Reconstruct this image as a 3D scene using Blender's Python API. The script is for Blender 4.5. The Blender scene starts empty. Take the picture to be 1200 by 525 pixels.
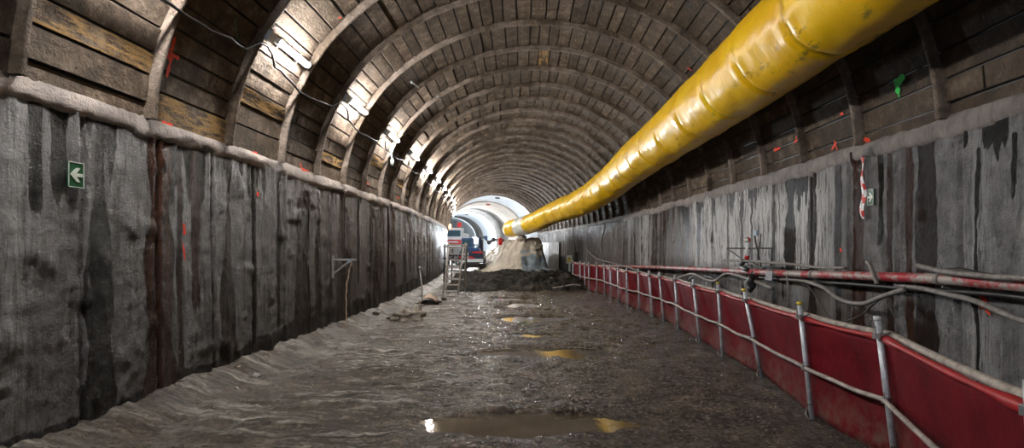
import bpy, math, random
import numpy as np
from mathutils import Matrix, Vector, noise as MN

random.seed(7)
PI = math.pi
SC = bpy.context.scene
COL = SC.collection
EYE = 1.65

# ------------------------------------------------------------------ noise
def _hash(ix, iy, iz):
    h = (ix * 374761393 + iy * 668265263 + iz * 2147483647 + 1274126177) & 0xFFFFFFFF
    h = ((h ^ (h >> 13)) * 1274126177) & 0xFFFFFFFF
    h = ((h ^ (h >> 15)) * 2246822519) & 0xFFFFFFFF
    return ((h ^ (h >> 16)) & 0xFFFF) / 65535.0

def vn(x, y, z=0.0):
    if not (isinstance(x, np.ndarray) or isinstance(y, np.ndarray) or isinstance(z, np.ndarray)):
        return max(-1.0, min(1.0, 1.5 * MN.noise(Vector((x + .13, y + .57, z + .31)))))
    x, y, z = np.broadcast_arrays(np.asarray(x, float), np.asarray(y, float), np.asarray(z, float))
    ix, iy, iz = np.floor(x).astype(np.int64), np.floor(y).astype(np.int64), np.floor(z).astype(np.int64)
    fx, fy, fz = x - ix, y - iy, z - iz
    fx = fx * fx * (3 - 2 * fx); fy = fy * fy * (3 - 2 * fy); fz = fz * fz * (3 - 2 * fz)
    r = 0
    for a in (0, 1):
        for b in (0, 1):
            for c in (0, 1):
                w = (fx if a else 1 - fx) * (fy if b else 1 - fy) * (fz if c else 1 - fz)
                r = r + w * _hash(ix + a, iy + b, iz + c)
    return r * 2 - 1

def fbm(x, y, z=0.0, o=4):
    if not (isinstance(x, np.ndarray) or isinstance(y, np.ndarray) or isinstance(z, np.ndarray)):
        r, a, f = 0, 1.0, 1.0
        for k in range(o):
            r += a * vn(x * f + 17.3 * k, y * f + 5.1 * k, z * f + 3.7 * k); a *= .5; f *= 2.03
        return r / 1.6
    r, a, f = 0, 1.0, 1.0
    for k in range(o):
        r = r + a * vn(np.asarray(x) * f + 17.3 * k, np.asarray(y) * f + 5.1 * k, np.asarray(z) * f + 3.7 * k)
        a *= .5; f *= 2.03
    return r / 1.6

def ss(a, b, x):
    t = np.clip((np.asarray(x, float) - a) / (b - a), 0, 1)
    return t * t * (3 - 2 * t)

# ------------------------------------------------------------------ tunnel frame
A, B, SPR = 4.05, 3.46, 2.85
def cx(y):
    d = np.maximum(0, np.asarray(y, float) - 4)
    return .05 - d * d / 440.0
def cxs(y): return .05 - max(0.0, y - 4) ** 2 / 440.0
def yaw(y):                      # direction of the tunnel axis at y
    return math.atan(max(0, y - 4) / 220.0)
def arch(y, t, off=0.0):         # t: 0 right spring, pi left spring; off > 0 towards the inside
    nx, nz = -math.cos(t) / A, -math.sin(t) / B
    l = math.hypot(nx, nz); nx /= l; nz /= l
    return Vector((cxs(float(y)) + A * math.cos(t) + nx * off, float(y), SPR + B * math.sin(t) + nz * off)), Vector((nx, 0, nz))
_ts = np.linspace(0, PI, 2001)
_s = np.concatenate([[0], np.cumsum(np.hypot(np.diff(A * np.cos(_ts)), np.diff(B * np.sin(_ts))))])
ARC = _s[-1]
def t_of(s):
    f = s / ARC * 2000; return np.interp(s, _s, _ts)

# ------------------------------------------------------------------ materials
class NT:
    def __init__(s, name):
        s.m = bpy.data.materials.new(name); s.m.use_nodes = True
        s.t = s.m.node_tree; s.t.nodes.clear()
        s.out = s.t.nodes.new('ShaderNodeOutputMaterial')
        s.bs = s.t.nodes.new('ShaderNodeBsdfPrincipled')
        s.t.links.new(s.bs.outputs[0], s.out.inputs[0])
    def link(s, a, b): s.t.links.new(a, b)
    def put(s, sock, v):
        if hasattr(v, 'links'): s.link(v, sock)
        elif isinstance(v, tuple) and len(v) == 3 and sock.type == 'RGBA': sock.default_value = (*v, 1)
        else: sock.default_value = v
    def new(s, ty, **kw):
        n = s.t.nodes.new(ty)
        for k, v in kw.items(): setattr(n, k, v)
        return n
    def coord(s, scale=(1, 1, 1), src='Object'):
        if src == 'UV': c = s.new('ShaderNodeUVMap').outputs[0]
        else: c = s.new('ShaderNodeTexCoord').outputs[src]
        mp = s.new('ShaderNodeMapping'); mp.inputs['Scale'].default_value = scale
        s.link(c, mp.inputs[0]); return mp.outputs[0]
    def noise(s, vec, scale=5, detail=6, rough=.6, dist=0):
        n = s.new('ShaderNodeTexNoise'); s.link(vec, n.inputs['Vector'])
        n.inputs['Scale'].default_value = scale; n.inputs['Detail'].default_value = detail
        n.inputs['Roughness'].default_value = rough; n.inputs['Distortion'].default_value = dist
        return n.outputs['Fac']
    def vor(s, vec, scale=5, feature='F1', out='Distance'):
        n = s.new('ShaderNodeTexVoronoi', feature=feature); s.link(vec, n.inputs['Vector'])
        n.inputs['Scale'].default_value = scale; return n.outputs[out]
    def ramp(s, fac, *st):
        n = s.new('ShaderNodeValToRGB'); s.link(fac, n.inputs[0])
        e = n.color_ramp.elements
        while len(e) < len(st): e.new(.5)
        for el, (p, c) in zip(e, st):
            el.position = p
            el.color = (c, c, c, 1) if isinstance(c, (int, float)) else (*c, 1)
        return n.outputs[0]
    def mix(s, f, a, b, mode='MIX'):
        n = s.new('ShaderNodeMix', data_type='RGBA', blend_type=mode)
        s.put(n.inputs[0], f); s.put(n.inputs[6], a); s.put(n.inputs[7], b); return n.outputs[2]
    def math(s, op, a, b=0.0, clamp=False):
        n = s.new('ShaderNodeMath', operation=op, use_clamp=clamp)
        s.put(n.inputs[0], a); s.put(n.inputs[1], b); return n.outputs[0]
    def attr(s, name):
        n = s.new('ShaderNodeAttribute', attribute_name=name); return n.outputs['Fac']
    def bump(s, h, strength=.5, dist=.02, prev=None):
        n = s.new('ShaderNodeBump'); n.inputs['Strength'].default_value = strength
        n.inputs['Distance'].default_value = dist; s.link(h, n.inputs['Height'])
        if prev is not None: s.link(prev, n.inputs['Normal'])
        return n.outputs[0]
    def fin(s, col, rough=.7, metal=0.0, normal=None, spec=None):
        s.put(s.bs.inputs['Base Color'], col); s.put(s.bs.inputs['Roughness'], rough)
        s.put(s.bs.inputs['Metallic'], metal)
        if normal is not None: s.link(normal, s.bs.inputs['Normal'])
        if spec is not None: s.bs.inputs['Specular IOR Level'].default_value = spec
        return s.m

def plain(name, col, rough=.5, metal=0., dirt=.35, dirtcol=(.05, .042, .035), scale=9, bump=.15):
    n = NT(name); v = n.coord()
    f = n.ramp(n.noise(v, scale, 8, .65), (.42, 0.), (.68, 1.))
    c = n.mix(n.math('MULTIPLY', f, dirt), col, dirtcol)
    r = n.math('ADD', n.math('MULTIPLY', n.noise(v, scale * 2, 4), .25), rough - .12)
    return n.fin(c, r, metal, n.bump(n.noise(v, scale * 5, 4), bump, .004))

def emit(name, col, st):
    n = NT(name)
    n.put(n.bs.inputs['Base Color'], (.8, .8, .8)); n.put(n.bs.inputs['Emission Color'], col)
    n.bs.inputs['Emission Strength'].default_value = st
    return n.m

M = {}
def mat_vault():
    n = NT('vault_concrete'); v = n.coord()
    big = n.noise(v, .9, 5, .6); mid = n.noise(v, 4.5, 8, .7); fine = n.noise(v, 26, 6, .7)
    long_ = n.noise(n.coord((5, .7, 5)), 3.5, 6, .65)
    tone = n.attr('tone')
    base = n.ramp(mid, (.28, (.030, .021, .015)), (.5, (.118, .086, .062)), (.74, (.34, .265, .20)))
    base = n.mix(n.math('MULTIPLY', n.ramp(big, (.38, 0.), (.62, 1.)), .5), base, (.085, .068, .055))
    k = n.math('ADD', n.math('MULTIPLY', tone, .5), .68)
    g = n.new('ShaderNodeCombineXYZ')
    for i in range(3): n.link(k, g.inputs[i])
    base = n.mix(1., base, g.outputs[0], 'MULTIPLY')
    och = n.math('MULTIPLY', n.attr('ochre'), n.ramp(long_, (.44, 0.), (.56, 1.)))
    base = n.mix(och, base, (.36, .22, .085))
    edge = n.attr('edge')
    em = n.ramp(n.math('ADD', edge, n.math('MULTIPLY', n.math('SUBTRACT', n.noise(v, 9, 5, .7), .5), 1.1)), (.62, 0.), (.8, 1.))
    base = n.mix(n.math('MULTIPLY', em, .85), base, (.016, .013, .011))
    holes = n.ramp(n.vor(v, 9.0), (.05, 1.), (.09, 0.))
    hm = n.math('MULTIPLY', holes, n.ramp(n.noise(v, 1.6, 2), (.5, 0.), (.56, 1.)))
    base = n.mix(hm, base, (.012, .01, .009))
    pale = n.math('MULTIPLY', n.attr('pale'), n.ramp(mid, (.35, .35), (.6, 1.)))
    base = n.mix(pale, base, (.46, .385, .34))
    b1 = n.bump(n.math('ADD', n.math('MULTIPLY', fine, .9), mid), 1., .045)
    b2 = n.bump(n.math('SUBTRACT', 1., hm), .6, .02, b1)
    b3 = n.bump(long_, .5, .02, b2)
    return n.fin(base, n.ramp(mid, (.3, .68), (.7, .92)), 0, b3, .22)

def mat_wall():
    n = NT('wall_concrete'); v = n.coord()
    streak = n.noise(n.coord((1, 5, .6)), 2.2, 9, .72, .8)
    stf = n.noise(n.coord((1, 13, .8)), 2.0, 9, .72, .6)
    mid = n.noise(v, 3.2, 8, .7); fine = n.noise(v, 38, 6, .75)
    base = n.ramp(mid, (.27, (.085, .083, .087)), (.48, (.19, .187, .197)), (.74, (.42, .415, .43)))
    base = n.mix(n.ramp(n.noise(n.coord((1, 1.6, 1)), 7, 8, .8), (.36, .8), (.47, 0.)), base, (.045, .042, .041))
    base = n.mix(n.math('MULTIPLY', n.ramp(streak, (.50, 0.), (.60, .8)), n.math('SUBTRACT', 1., n.attr('clean'))), base, (.050, .043, .038))
    base = n.mix(n.math('MULTIPLY', n.ramp(stf, (.52, 0.), (.66, .7)), n.ramp(n.noise(v, 1.3, 4), (.45, 0.), (.6, 1.))), base, (.46, .455, .46))
    brown = n.attr('brown')
    base = n.mix(n.math('MULTIPLY', brown, n.ramp(mid, (.3, .95), (.7, .55))), base, (.085, .058, .04))
    lime = n.math('MULTIPLY', n.attr('lime'), n.ramp(stf, (.44, 0.), (.5, 1.)))
    base = n.mix(lime, base, (.78, .79, .81))
    jit = n.math('MULTIPLY', n.math('SUBTRACT', n.noise(n.coord((1, 3, .7)), 6, 8, .75), .5), .85)
    wet = n.ramp(n.math('ADD', n.attr('wet'), jit), (.42, 0.), (.54, 1.))
    base = n.mix(n.math('MULTIPLY', wet, .95), base, (.007, .0058, .005))
    rust = n.math('MULTIPLY', n.attr('rust'), n.ramp(stf, (.38, .15), (.6, 1.)))
    base = n.mix(rust, base, (.085, .028, .012))
    pale = n.math('MULTIPLY', n.attr('pale'), n.ramp(mid, (.35, .45), (.6, 1.)))
    base = n.mix(pale, base, (.50, .425, .385))
    pits = n.ramp(n.vor(v, 16), (.05, 0.), (.16, 1.))
    b1 = n.bump(n.math('ADD', n.math('MULTIPLY', fine, 1.0), n.math('MULTIPLY', mid, 1.3)), 1., .045)
    b2 = n.bump(pits, .4, .015, b1)
    b3 = n.bump(stf, .18, .015, b2)
    base = n.mix(n.math("MULTIPLY", n.attr("damp"), .55), base, (.022, .017, .014))  # darkens walls towards the floor, including the wet brown stretch farther along
    rough = n.mix(wet, n.ramp(mid, (.3, .5), (.7, .8)), (.30, .30, .30))
    n.link(n.math('SUBTRACT', .42, n.math('MULTIPLY', wet, .26)), n.bs.inputs['Specular IOR Level'])
    return n.fin(base, rough, 0, b3)

def mat_mud():
    n = NT('wet_mud'); v = n.coord()
    mid = n.noise(v, 2.2, 9, .7); fine = n.noise(v, 22, 8, .75); big = n.noise(v, .35, 3)
    grit = n.vor(v, 26)
    base = n.ramp(mid, (.3, (.012, .0085, .006)), (.52, (.064, .044, .030)), (.74, (.20, .148, .105)))
    base = n.mix(n.ramp(fine, (.52, 0.), (.66, .75)), base, (.30, .235, .175))
    base = n.mix(n.ramp(fine, (.36, .85), (.47, 0.)), base, (.012, .009, .007))
    g = n.attr('grey')
    base = n.mix(n.math('MULTIPLY', g, n.ramp(mid, (.35, .25), (.6, .95))), base, (.21, .19, .17))
    wet = n.attr('wet')
    rot = n.new('ShaderNodeMapping'); rot.inputs['Rotation'].default_value = (0, 0, -.16); rot.inputs['Scale'].default_value = (1.1, 9, 1)
    n.link(n.new('ShaderNodeTexCoord').outputs['Object'], rot.inputs[0])
    st = n.noise(rot.outputs[0], 1.6, 7, .72, .5)
    base = n.mix(n.math('MULTIPLY', n.ramp(st, (.52, 0.), (.58, 1.)), g), base, (.46, .42, .38))  # pale streaks paint the far lights' wet reflections into the mud colour
    base = n.mix(n.math('MULTIPLY', n.ramp(st, (.38, .85), (.47, 0.)), n.math('ADD', g, .35, True)), base, (.014, .011, .009))
    rough = n.mix(n.ramp(n.math('ADD', n.math('MULTIPLY', mid, .9), n.math('MULTIPLY', wet, .35)), (.35, 0.), (.62, 1.)), (.48, .48, .48), (.12, .12, .12))
    b1 = n.bump(n.math('ADD', n.math('ADD', n.math('MULTIPLY', fine, 1.2), n.math('MULTIPLY', st, .8)), mid), 1., .06)
    b2 = n.bump(grit, .6, .012, b1)
    return n.fin(base, rough, 0, b2, .7)

def mat_rubble(name, c0, c1, c2, dist=.05):
    n = NT(name); v = n.coord()
    mid = n.noise(v, 1.5, 9, .75)
    vo = n.vor(v, 3.5)
    base = n.ramp(mid, (.3, c0), (.5, c1), (.72, c2))
    return n.fin(base, .85, 0, n.bump(n.math('ADD', mid, vo), .9, dist), .2)

M['vault'] = mat_vault(); M['wall'] = mat_wall(); M['mud'] = mat_mud()
M['muck'] = mat_rubble('dark_muck', (.003, .0025, .002), (.011, .009, .007), (.065, .052, .04))
M['rubble'] = mat_rubble('pale_rubble', (.22, .18, .13), (.42, .37, .30), (.62, .58, .50))
M['bluerock'] = mat_rubble('blue_rock', (.08, .10, .12), (.22, .26, .29), (.42, .46, .5), .03)
n = NT('puddle_water'); v = n.coord((1, 1, 1))
M['water'] = n.fin(n.ramp(n.noise(v, 3, 4), (.35, (.055, .042, .03)), (.65, (.11, .088, .066))), .035, 0, n.bump(n.noise(v, 11, 3), .10, .01), .8)
def mat_duct():
    n = NT('yellow_vinyl'); v = n.coord()
    z = n.noise(v, 1.3, 6, .65)
    c = n.ramp(z, (.3, (.78, .43, .002)), (.55, (.90, .55, .003)), (.8, (.93, .62, .01)))
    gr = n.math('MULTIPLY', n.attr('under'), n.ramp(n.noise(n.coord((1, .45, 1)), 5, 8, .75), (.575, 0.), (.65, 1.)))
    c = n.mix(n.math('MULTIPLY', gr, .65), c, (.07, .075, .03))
    c = n.mix(n.math('MULTIPLY', n.attr('seam'), .75), c, (.22, .13, .006))
    b = n.bump(n.noise(n.coord((1, 2.5, 1)), 3.0, 4, .5), .32, .03)
    return n.fin(c, n.ramp(z, (.3, .30), (.7, .42)), 0, n.bump(n.noise(v, 40, 3), .12, .004, b), .6)
M['duct'] = mat_duct()
M['sleeve'] = plain('white_sleeve', (.72, .72, .68), .45, dirt=.25)
def mat_screen():
    n = NT('red_screen'); v = n.coord()
    c = n.ramp(n.noise(v, 2.5, 7, .7), (.3, (.065, .0016, .005)), (.6, (.13, .003, .009)), (.85, (.21, .014, .018)))
    c = n.mix(n.math('MULTIPLY', n.attr('low'), n.ramp(n.noise(v, 7, 8, .75), (.42, 0.), (.6, .85))), c, (.11, .065, .05))
    w = n.new('ShaderNodeTexChecker'); n.link(v, w.inputs[0]); w.inputs['Scale'].default_value = 160
    b = n.bump(n.noise(v, 5, 5), .5, .03)
    return n.fin(c, .8, 0, n.bump(w.outputs['Fac'], .3, .003, b), .15)
M['screen'] = mat_screen()
M['redwrap'] = plain('red_wrap', (.34, .008, .016), .45, dirt=.3, dirtcol=(.12, .05, .04))
M['post'] = plain('galvanised_post', (.60, .65, .73), .4, .3, dirt=.65, scale=6)
M['rail'] = plain('muddy_rail', (.40, .36, .33), .6, .1, dirt=.6, scale=12)
M['yellowcap'] = plain('yellow_cap', (.75, .55, .05), .5)
M['bluecap'] = plain('blue_cap', (.25, .42, .62), .5)
def mat_pipe():
    n = NT('worn_red_pipe'); v = n.coord((1, .6, 1))
    f = n.ramp(n.noise(v, 7, 9, .75), (.46, 0.), (.54, 1.))
    c = n.mix(f, (.36, .018, .03), (.36, .32, .30))
    return n.fin(c, .5, .1, n.bump(f, .3, .004))
M['redpipe'] = mat_pipe()
M['rubber'] = plain('black_rubber', (.018, .018, .02), .45, dirt=.3, dirtcol=(.10, .09, .08))
M['hose'] = plain('grey_hose', (.24, .22, .21), .6, dirt=.6, scale=14)
M['steel'] = plain('grey_steel', (.32, .32, .33), .45, .5, dirt=.5)
M['darksteel'] = plain('dark_steel', (.03, .032, .036), .5, .3, dirt=.4, dirtcol=(.09, .08, .07))
M['white'] = plain('white_plastic', (.72, .74, .76), .4, dirt=.2, scale=20)
M['boxblue'] = plain('pale_blue_box', (.50, .62, .74), .45, dirt=.15)
M['green'] = plain('sign_green', (.004, .085, .035), .4, dirt=.25, dirtcol=(.02, .03, .02))
M['signwhite'] = plain('sign_white', (.62, .68, .64), .4, dirt=.2, dirtcol=(.3, .33, .3))
M['red'] = plain('red_paint', (.62, .02, .02), .4, dirt=.2)
M['sprayred'] = plain('red_spray', (.85, .06, .02), .8, dirt=.4, scale=30)
M['spraygreen'] = plain('green_spray', (.02, .62, .08), .8, dirt=.4, scale=30)
M['spraywhite'] = plain('white_spray', (.7, .7, .7), .8, dirt=.4, scale=30)
M['blue'] = plain('blue_paint', (.02, .07, .22), .35, dirt=.2)
M['navy'] = plain('navy_paint', (.02, .03, .07), .35, dirt=.2)
M['glass'] = plain('dark_glass', (.04, .09, .13), .12, dirt=.05)
M['yellow'] = plain('sign_yellow', (.80, .62, .03), .45, dirt=.15)
M['black'] = plain('black_paint', (.01, .01, .011), .5, dirt=.1)
M['wood'] = plain('muddy_wood', (.26, .21, .16), .75, dirt=.6, scale=7)
M['cloth'] = plain('muddy_sack', (.26, .225, .19), .85, dirt=.5, scale=7, bump=.5)
M['tan'] = plain('tan_board', (.42, .30, .22), .8, dirt=.35, scale=7, bump=.5)
M['sheet'] = plain('pale_sheet', (.80, .86, .92), .55, dirt=.25, scale=3)
M['tube'] = emit('lit_tube', (1, .96, .90), 290.)
M['flood'] = emit('lit_floodlight', (.86, .95, 1), 30.)
M['orange'] = emit('lit_orange_beacon', (1, .35, .08), 14.)
def mat_lining(name, a, b):
    n = NT(name); v = n.coord()
    f = n.noise(v, .6, 7, .6)
    c = n.ramp(f, (.35, a), (.65, b))
    return n.fin(c, .75, 0, n.bump(n.noise(v, 5, 6), .3, .03))
M['lin_blue'] = mat_lining('pale_lining', (.58, .63, .68), (.74, .78, .82))
M['lin_beige'] = mat_lining('beige_lining', (.42, .36, .30), (.60, .54, .47))
M['lin_grey'] = mat_lining('grey_lining', (.16, .15, .14), (.30, .285, .27))

# ------------------------------------------------------------------ mesh builder
class MB:
    def __init__(s): s.v = []; s.f = []; s.m = []; s.at = {}
    def add(s, vs, fs, mi=0, **at):
        b = len(s.v); s.v += [tuple(p) for p in vs]
        s.f += [tuple(b + i for i in f) for f in fs]; s.m += [mi] * len(fs)
        for k, val in at.items():
            s.at.setdefault(k, {}).update({b + i: (val[i] if hasattr(val, '__len__') else val) for i in range(len(vs))})
        return b
    def box(s, c, d, rot=None, mi=0):
        R = rot or Matrix.Identity(3); c = Vector(c)
        vs = [c + R @ Vector((i * d[0] / 2, j * d[1] / 2, k * d[2] / 2)) for i in (-1, 1) for j in (-1, 1) for k in (-1, 1)]
        s.add(vs, [(0, 1, 3, 2), (4, 6, 7, 5), (0, 4, 5, 1), (2, 3, 7, 6), (0, 2, 6, 4), (1, 5, 7, 3)], mi)
        return s
    def tube(s, path, r, n=10, mi=0, cap=True, **at):
        P = [Vector(p) for p in path]; vs = []; L = len(P)
        up = Vector((0, 0, 1))
        for i, p in enumerate(P):
            d = (P[min(i + 1, L - 1)] - P[max(i - 1, 0)]).normalized()
            if abs(d.dot(up)) > .95: up = Vector((1, 0, 0)) if abs(d.x) < .9 else Vector((0, 1, 0))
            a = d.cross(up).normalized(); b = a.cross(d)
            rr = r[i] if hasattr(r, '__len__') else r
            vs += [p + (a * math.cos(2 * PI * k / n) + b * math.sin(2 * PI * k / n)) * rr for k in range(n)]
        fs = [(i * n + k, i * n + (k + 1) % n, (i + 1) * n + (k + 1) % n, (i + 1) * n + k) for i in range(L - 1) for k in range(n)]
        if cap: fs += [tuple(range(n))[::-1], tuple((L - 1) * n + k for k in range(n))]
        s.add(vs, fs, mi, **at); return s
    def grid(s, V, nu, nv, mi=0, flip=False, **at):   # V: (nu*nv, 3), index u*nv+v
        fs = []
        for i in range(nu - 1):
            for j in range(nv - 1):
                q = (i * nv + j, i * nv + j + 1, (i + 1) * nv + j + 1, (i + 1) * nv + j)
                fs.append(q[::-1] if flip else q)
        s.add([tuple(map(float, p)) for p in V], fs, mi, **at); return s
    def disc(s, c, r, nrm, n=16, mi=0):
        c = Vector(c); nrm = Vector(nrm).normalized(); a = nrm.orthogonal().normalized(); b = nrm.cross(a)
        s.add([c + (a * math.cos(2 * PI * k / n) + b * math.sin(2 * PI * k / n)) * r for k in range(n)], [tuple(range(n))], mi); return s
    def blob(s, c, rad, seed=0, amp=.3, mi=0, nu=14, nv=9):
        vs = []
        for j in range(nv + 1):
            ph = PI * j / nv
            for i in range(nu):
                th = 2 * PI * i / nu
                d = Vector((math.sin(ph) * math.cos(th), math.sin(ph) * math.sin(th), math.cos(ph)))
                k = 1 + amp * float(fbm(d.x * 1.6 + seed * 7.1, d.y * 1.6, d.z * 1.6, 3))
                vs.append((c[0] + d.x * rad[0] * k, c[1] + d.y * rad[1] * k, c[2] + d.z * rad[2] * k))
        fs = [(j * nu + i, (j + 1) * nu + i, (j + 1) * nu + (i + 1) % nu, j * nu + (i + 1) % nu) for j in range(nv) for i in range(nu)]
        s.add(vs, fs, mi); return s
    def prism(s, poly, y0, y1, mi=0, axis='y'):      # polygon in (x,z) extruded along y, or in (y,z) along x
        n = len(poly)
        f = (lambda a, b, y: (a, y, b)) if axis == 'y' else (lambda a, b, y: (y, a, b))
        vs = [f(a, b, y0) for a, b in poly] + [f(a, b, y1) for a, b in poly]
        s.add(vs, [tuple(range(n)), tuple(range(n, 2 * n))[::-1]] + [(k, k + n, (k + 1) % n + n, (k + 1) % n) for k in range(n)], mi); return s
    def build(s, name, mats, parent=None, smooth=False, bev=0, base=None):
        me = bpy.data.meshes.new(name)
        off = Vector(base) if base is not None else Vector((0, 0, 0))
        me.from_pydata([(p[0] - off.x, p[1] - off.y, p[2] - off.z) for p in s.v], [], s.f)
        for m_ in (mats if isinstance(mats, (list, tuple)) else [mats]): me.materials.append(M[m_] if isinstance(m_, str) else m_)
        me.polygons.foreach_set('material_index', s.m)
        if smooth: me.polygons.foreach_set('use_smooth', [True] * len(s.f))
        for k, d in s.at.items():
            a = me.attributes.new(k, 'FLOAT', 'POINT'); arr = np.zeros(len(s.v), dtype=np.float32)
            idx = np.fromiter(d.keys(), int); arr[idx] = np.fromiter(d.values(), float)
            a.data.foreach_set('value', arr)
        me.update()
        o = bpy.data.objects.new(name, me); COL.objects.link(o)
        o.location = off
        if parent is not None:
            o.parent = parent
            if base is None and parent.get('_w'): o.location = -Vector(parent['_w'])
        if bev:
            b = o.modifiers.new('bevel', 'BEVEL'); b.width = bev; b.segments = 2; b.limit_method = 'ANGLE'
        return o

def tag(o, label=None, cat=None, group=None, kind=None):
    if label: o['label'] = label
    if cat: o['category'] = cat
    if group: o['group'] = group
    if kind: o['kind'] = kind
    return o
def empty(name, loc, label, cat, group=None, world=False, rz=0):
    o = bpy.data.objects.new(name, None); COL.objects.link(o); o.location = loc; o.rotation_euler.z = rz
    o.empty_display_size = .1
    if world: o['_w'] = tuple(loc)                    # children meshes are written in world coordinates
    return tag(o, label, cat, group)
def struct(o): o['kind'] = 'structure'; return o
def dup(root, loc=None, rz=None, label=None):
    r = root.copy(); COL.objects.link(r)
    if loc is not None: r.location = loc
    if rz is not None: r.rotation_euler.z = rz
    if label: r['label'] = label
    for ch in root.children:
        c = ch.copy(); COL.objects.link(c); c.parent = r
        for g in ch.children:
            d = g.copy(); COL.objects.link(d); d.parent = c
    return r
def Rz(a): return Matrix.Rotation(a, 3, 'Z')
def Rx(a): return Matrix.Rotation(a, 3, 'X')
def Ry(a): return Matrix.Rotation(a, 3, 'Y')

# ------------------------------------------------------------------ wall surfaces
ribs = [5.53 + 1.42 * k for k in range(-7, 31)]
Y0, Y1 = ribs[0], ribs[-1]                         # -4.4 .. 48.1
_rr = random.Random(3)
LW = [(4.31, .05, 3.0, 1.95, 1, 0, 0), (4.52, .07, 3.0, 2.05, 1, 0, 0), (4.94, .10, 3, -1, 1.1, 0, .4), (5.74, .17, 3, -1, 1.3, 1.0, .2),
      (6.05, .035, 3, -1, .9, .5, 0), (6.33, .06, 3, .9, 1, .6, 0), (6.98, .085, 3, -1, 1.3, .3, .6), (7.62, .05, 3, -1, .9, 0, 0),
      (8.35, .05, 3, -1, .9, 0, 0), (9.26, .2, 3, -1, 1.2, .3, .2), (9.95, .10, 3, -1, 1, .2, .2), (11.4, .36, 3, -1, 1.2, .3, .1), (10.6, .05, 3, -1, 1, 0, 0), (3.6, .1, 3, -1, 1, 0, 0)]
y = 12.4
while y < 48:
    LW.append((y, _rr.uniform(.05, .22), 3, _rr.choice([-1, -1, .8]), 1.1, _rr.uniform(0, .5), .2)); y += _rr.uniform(.45, 1.1)
RW = [(4.74, .03, 2.65, 2.1, 1, 0, 0), (5.14, .02, 2.6, -1, .8, 0, 0), (5.84, .12, 3, -1, 1.0, .25, 0), (6.1, .05, 3, -1, .75, .9, 0), (6.43, .05, 3, -1, .9, .6, 0),
      (6.6, .05, 3, 1.6, 1.1, 0, 0), (7.05, .12, 3, -1, .85, .8, 0), (7.5, .06, 3, -1, 1, .2, 0), (8.2, .1, 3, -1, 1.05, .2, 0), (8.9, .12, 3, 1.2, .9, 0, 0),
      (3.9, .06, 3, -1, .8, .2, 0)]
y = 9.5
while y < 48:
    RW.append((y, _rr.uniform(.03, .13), 3, _rr.choice([-1, -1, 1.0]), 1.0, _rr.uniform(0, .5), 0)); y += _rr.uniform(.4, 1.0)

def wall_fields(side, Y, Z):
    so = 50 if side > 0 else 0
    w = .95
    ph = .0 if side < 0 else .37
    idx = np.floor((Y + ph) / w); fr = (Y + ph) / w - idx
    d = np.minimum(fr, 1 - fr) * w
    disp = .018 * _hash(idx.astype(np.int64) + so, idx.astype(np.int64) * 3, idx.astype(np.int64) * 0) - .009
    disp = disp - .03 * np.exp(-(d / .018) ** 2) + .012 * np.exp(-((d - .06) / .03) ** 2)
    disp += .026 * fbm(Y * .9 + so, Z * .5, 0, 3) + .013 * fbm(Y * 7 + so, Z * .7, 3, 3) + .006 * fbm(Y * 26, Z * 18, 5, 3)
    lump = ss(.25, .7, fbm(Y * 3.2, Z * 3.2, 9 + so, 3)); disp += .024 * lump + .008 * fbm(Y * 9, Z * 9, 4 + so, 3)
    wet = np.zeros_like(Y); rust = np.zeros_like(Y)
    wob = .035 * fbm(Y * 0 + so, Z * 1.6, 2, 3)
    for (yc, wd, zt, zb, s_, ru, flare) in (LW if side < 0 else RW):
        ww = wd * 1.15 * (1 + flare * (1.4 - Z) + .35 * vn(Z * 2.1 + yc * 9, so))
        e = np.abs(Y - yc - wob * min(1, yc / 6)) / np.maximum(ww, .012)
        k = ss(1.35, .75, e) * ss(zt + .05, zt - .05, Z) * ss(zb - .15, zb + .25, Z + .12 * vn(Y * 20, 3))
        wet = np.maximum(wet, k * s_); rust = np.maximum(rust, k * ru)
    lowz = .22 + .12 * fbm(Y * 2.2, 1 + so, 0, 3) + (ss(6.5, 9.5, Y) * .28 if side < 0 else 0)
    wet = np.maximum(wet, ss(lowz + .12, lowz - .1, Z) * .95)
    dl = 1.3 * np.clip(fbm(Y * 8.5, 8 + so, 0, 3) - .02, 0, 1) ** 1.1 * ss(-.5, .3, fbm(Y * 1.1, 3 + so, 0, 2))
    wet = np.maximum(wet, .75 * ss(2.72 - dl - .1, 2.72 - dl + .1, Z) * ss(.02, .1, dl))
    if side < 0: wet = np.maximum(wet, .24 * ss(1.6, .2, Z) + .12 * ss(6, 9, Y) * ss(1.9, 1.2, Z))
    if side < 0:
        brown = ss(7.5, 10.5, Y) * .85
        lime = ss(.2, .6, fbm(Y * 1.2, 4.5, 0, 3)) * .5 + ss(14, 20, Y) * .5
    else:
        brown = ss(6.0, 7.5, Y) * (.35 + .65 * ss(1.5, 1.2, Z)) * ss(-.5, .4, fbm(Y * 1.1, Z * .3, 6, 2)) + .4 * ss(13, 20, Y)
        lime = ss(7.3, 8.2, Y) * ss(16, 12, Y) * ss(1.15, 1.5, Z) * (1 - .55 * ss(2.4, 2.7, Z)) + .5 * ss(.0, .5, fbm(Y * 1.4, 7, 0, 2))
    return disp, np.clip(wet, 0, 1.2), np.clip(rust, 0, 1), np.clip(brown, 0, 1), np.clip(lime, 0, 1)

def wall_surface_x(side, y, z):
    d = wall_fields(side, np.array([float(y)]), np.array([float(z)]))[0][0]
    return float(cx(y)) + side * (A - float(d))

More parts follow.
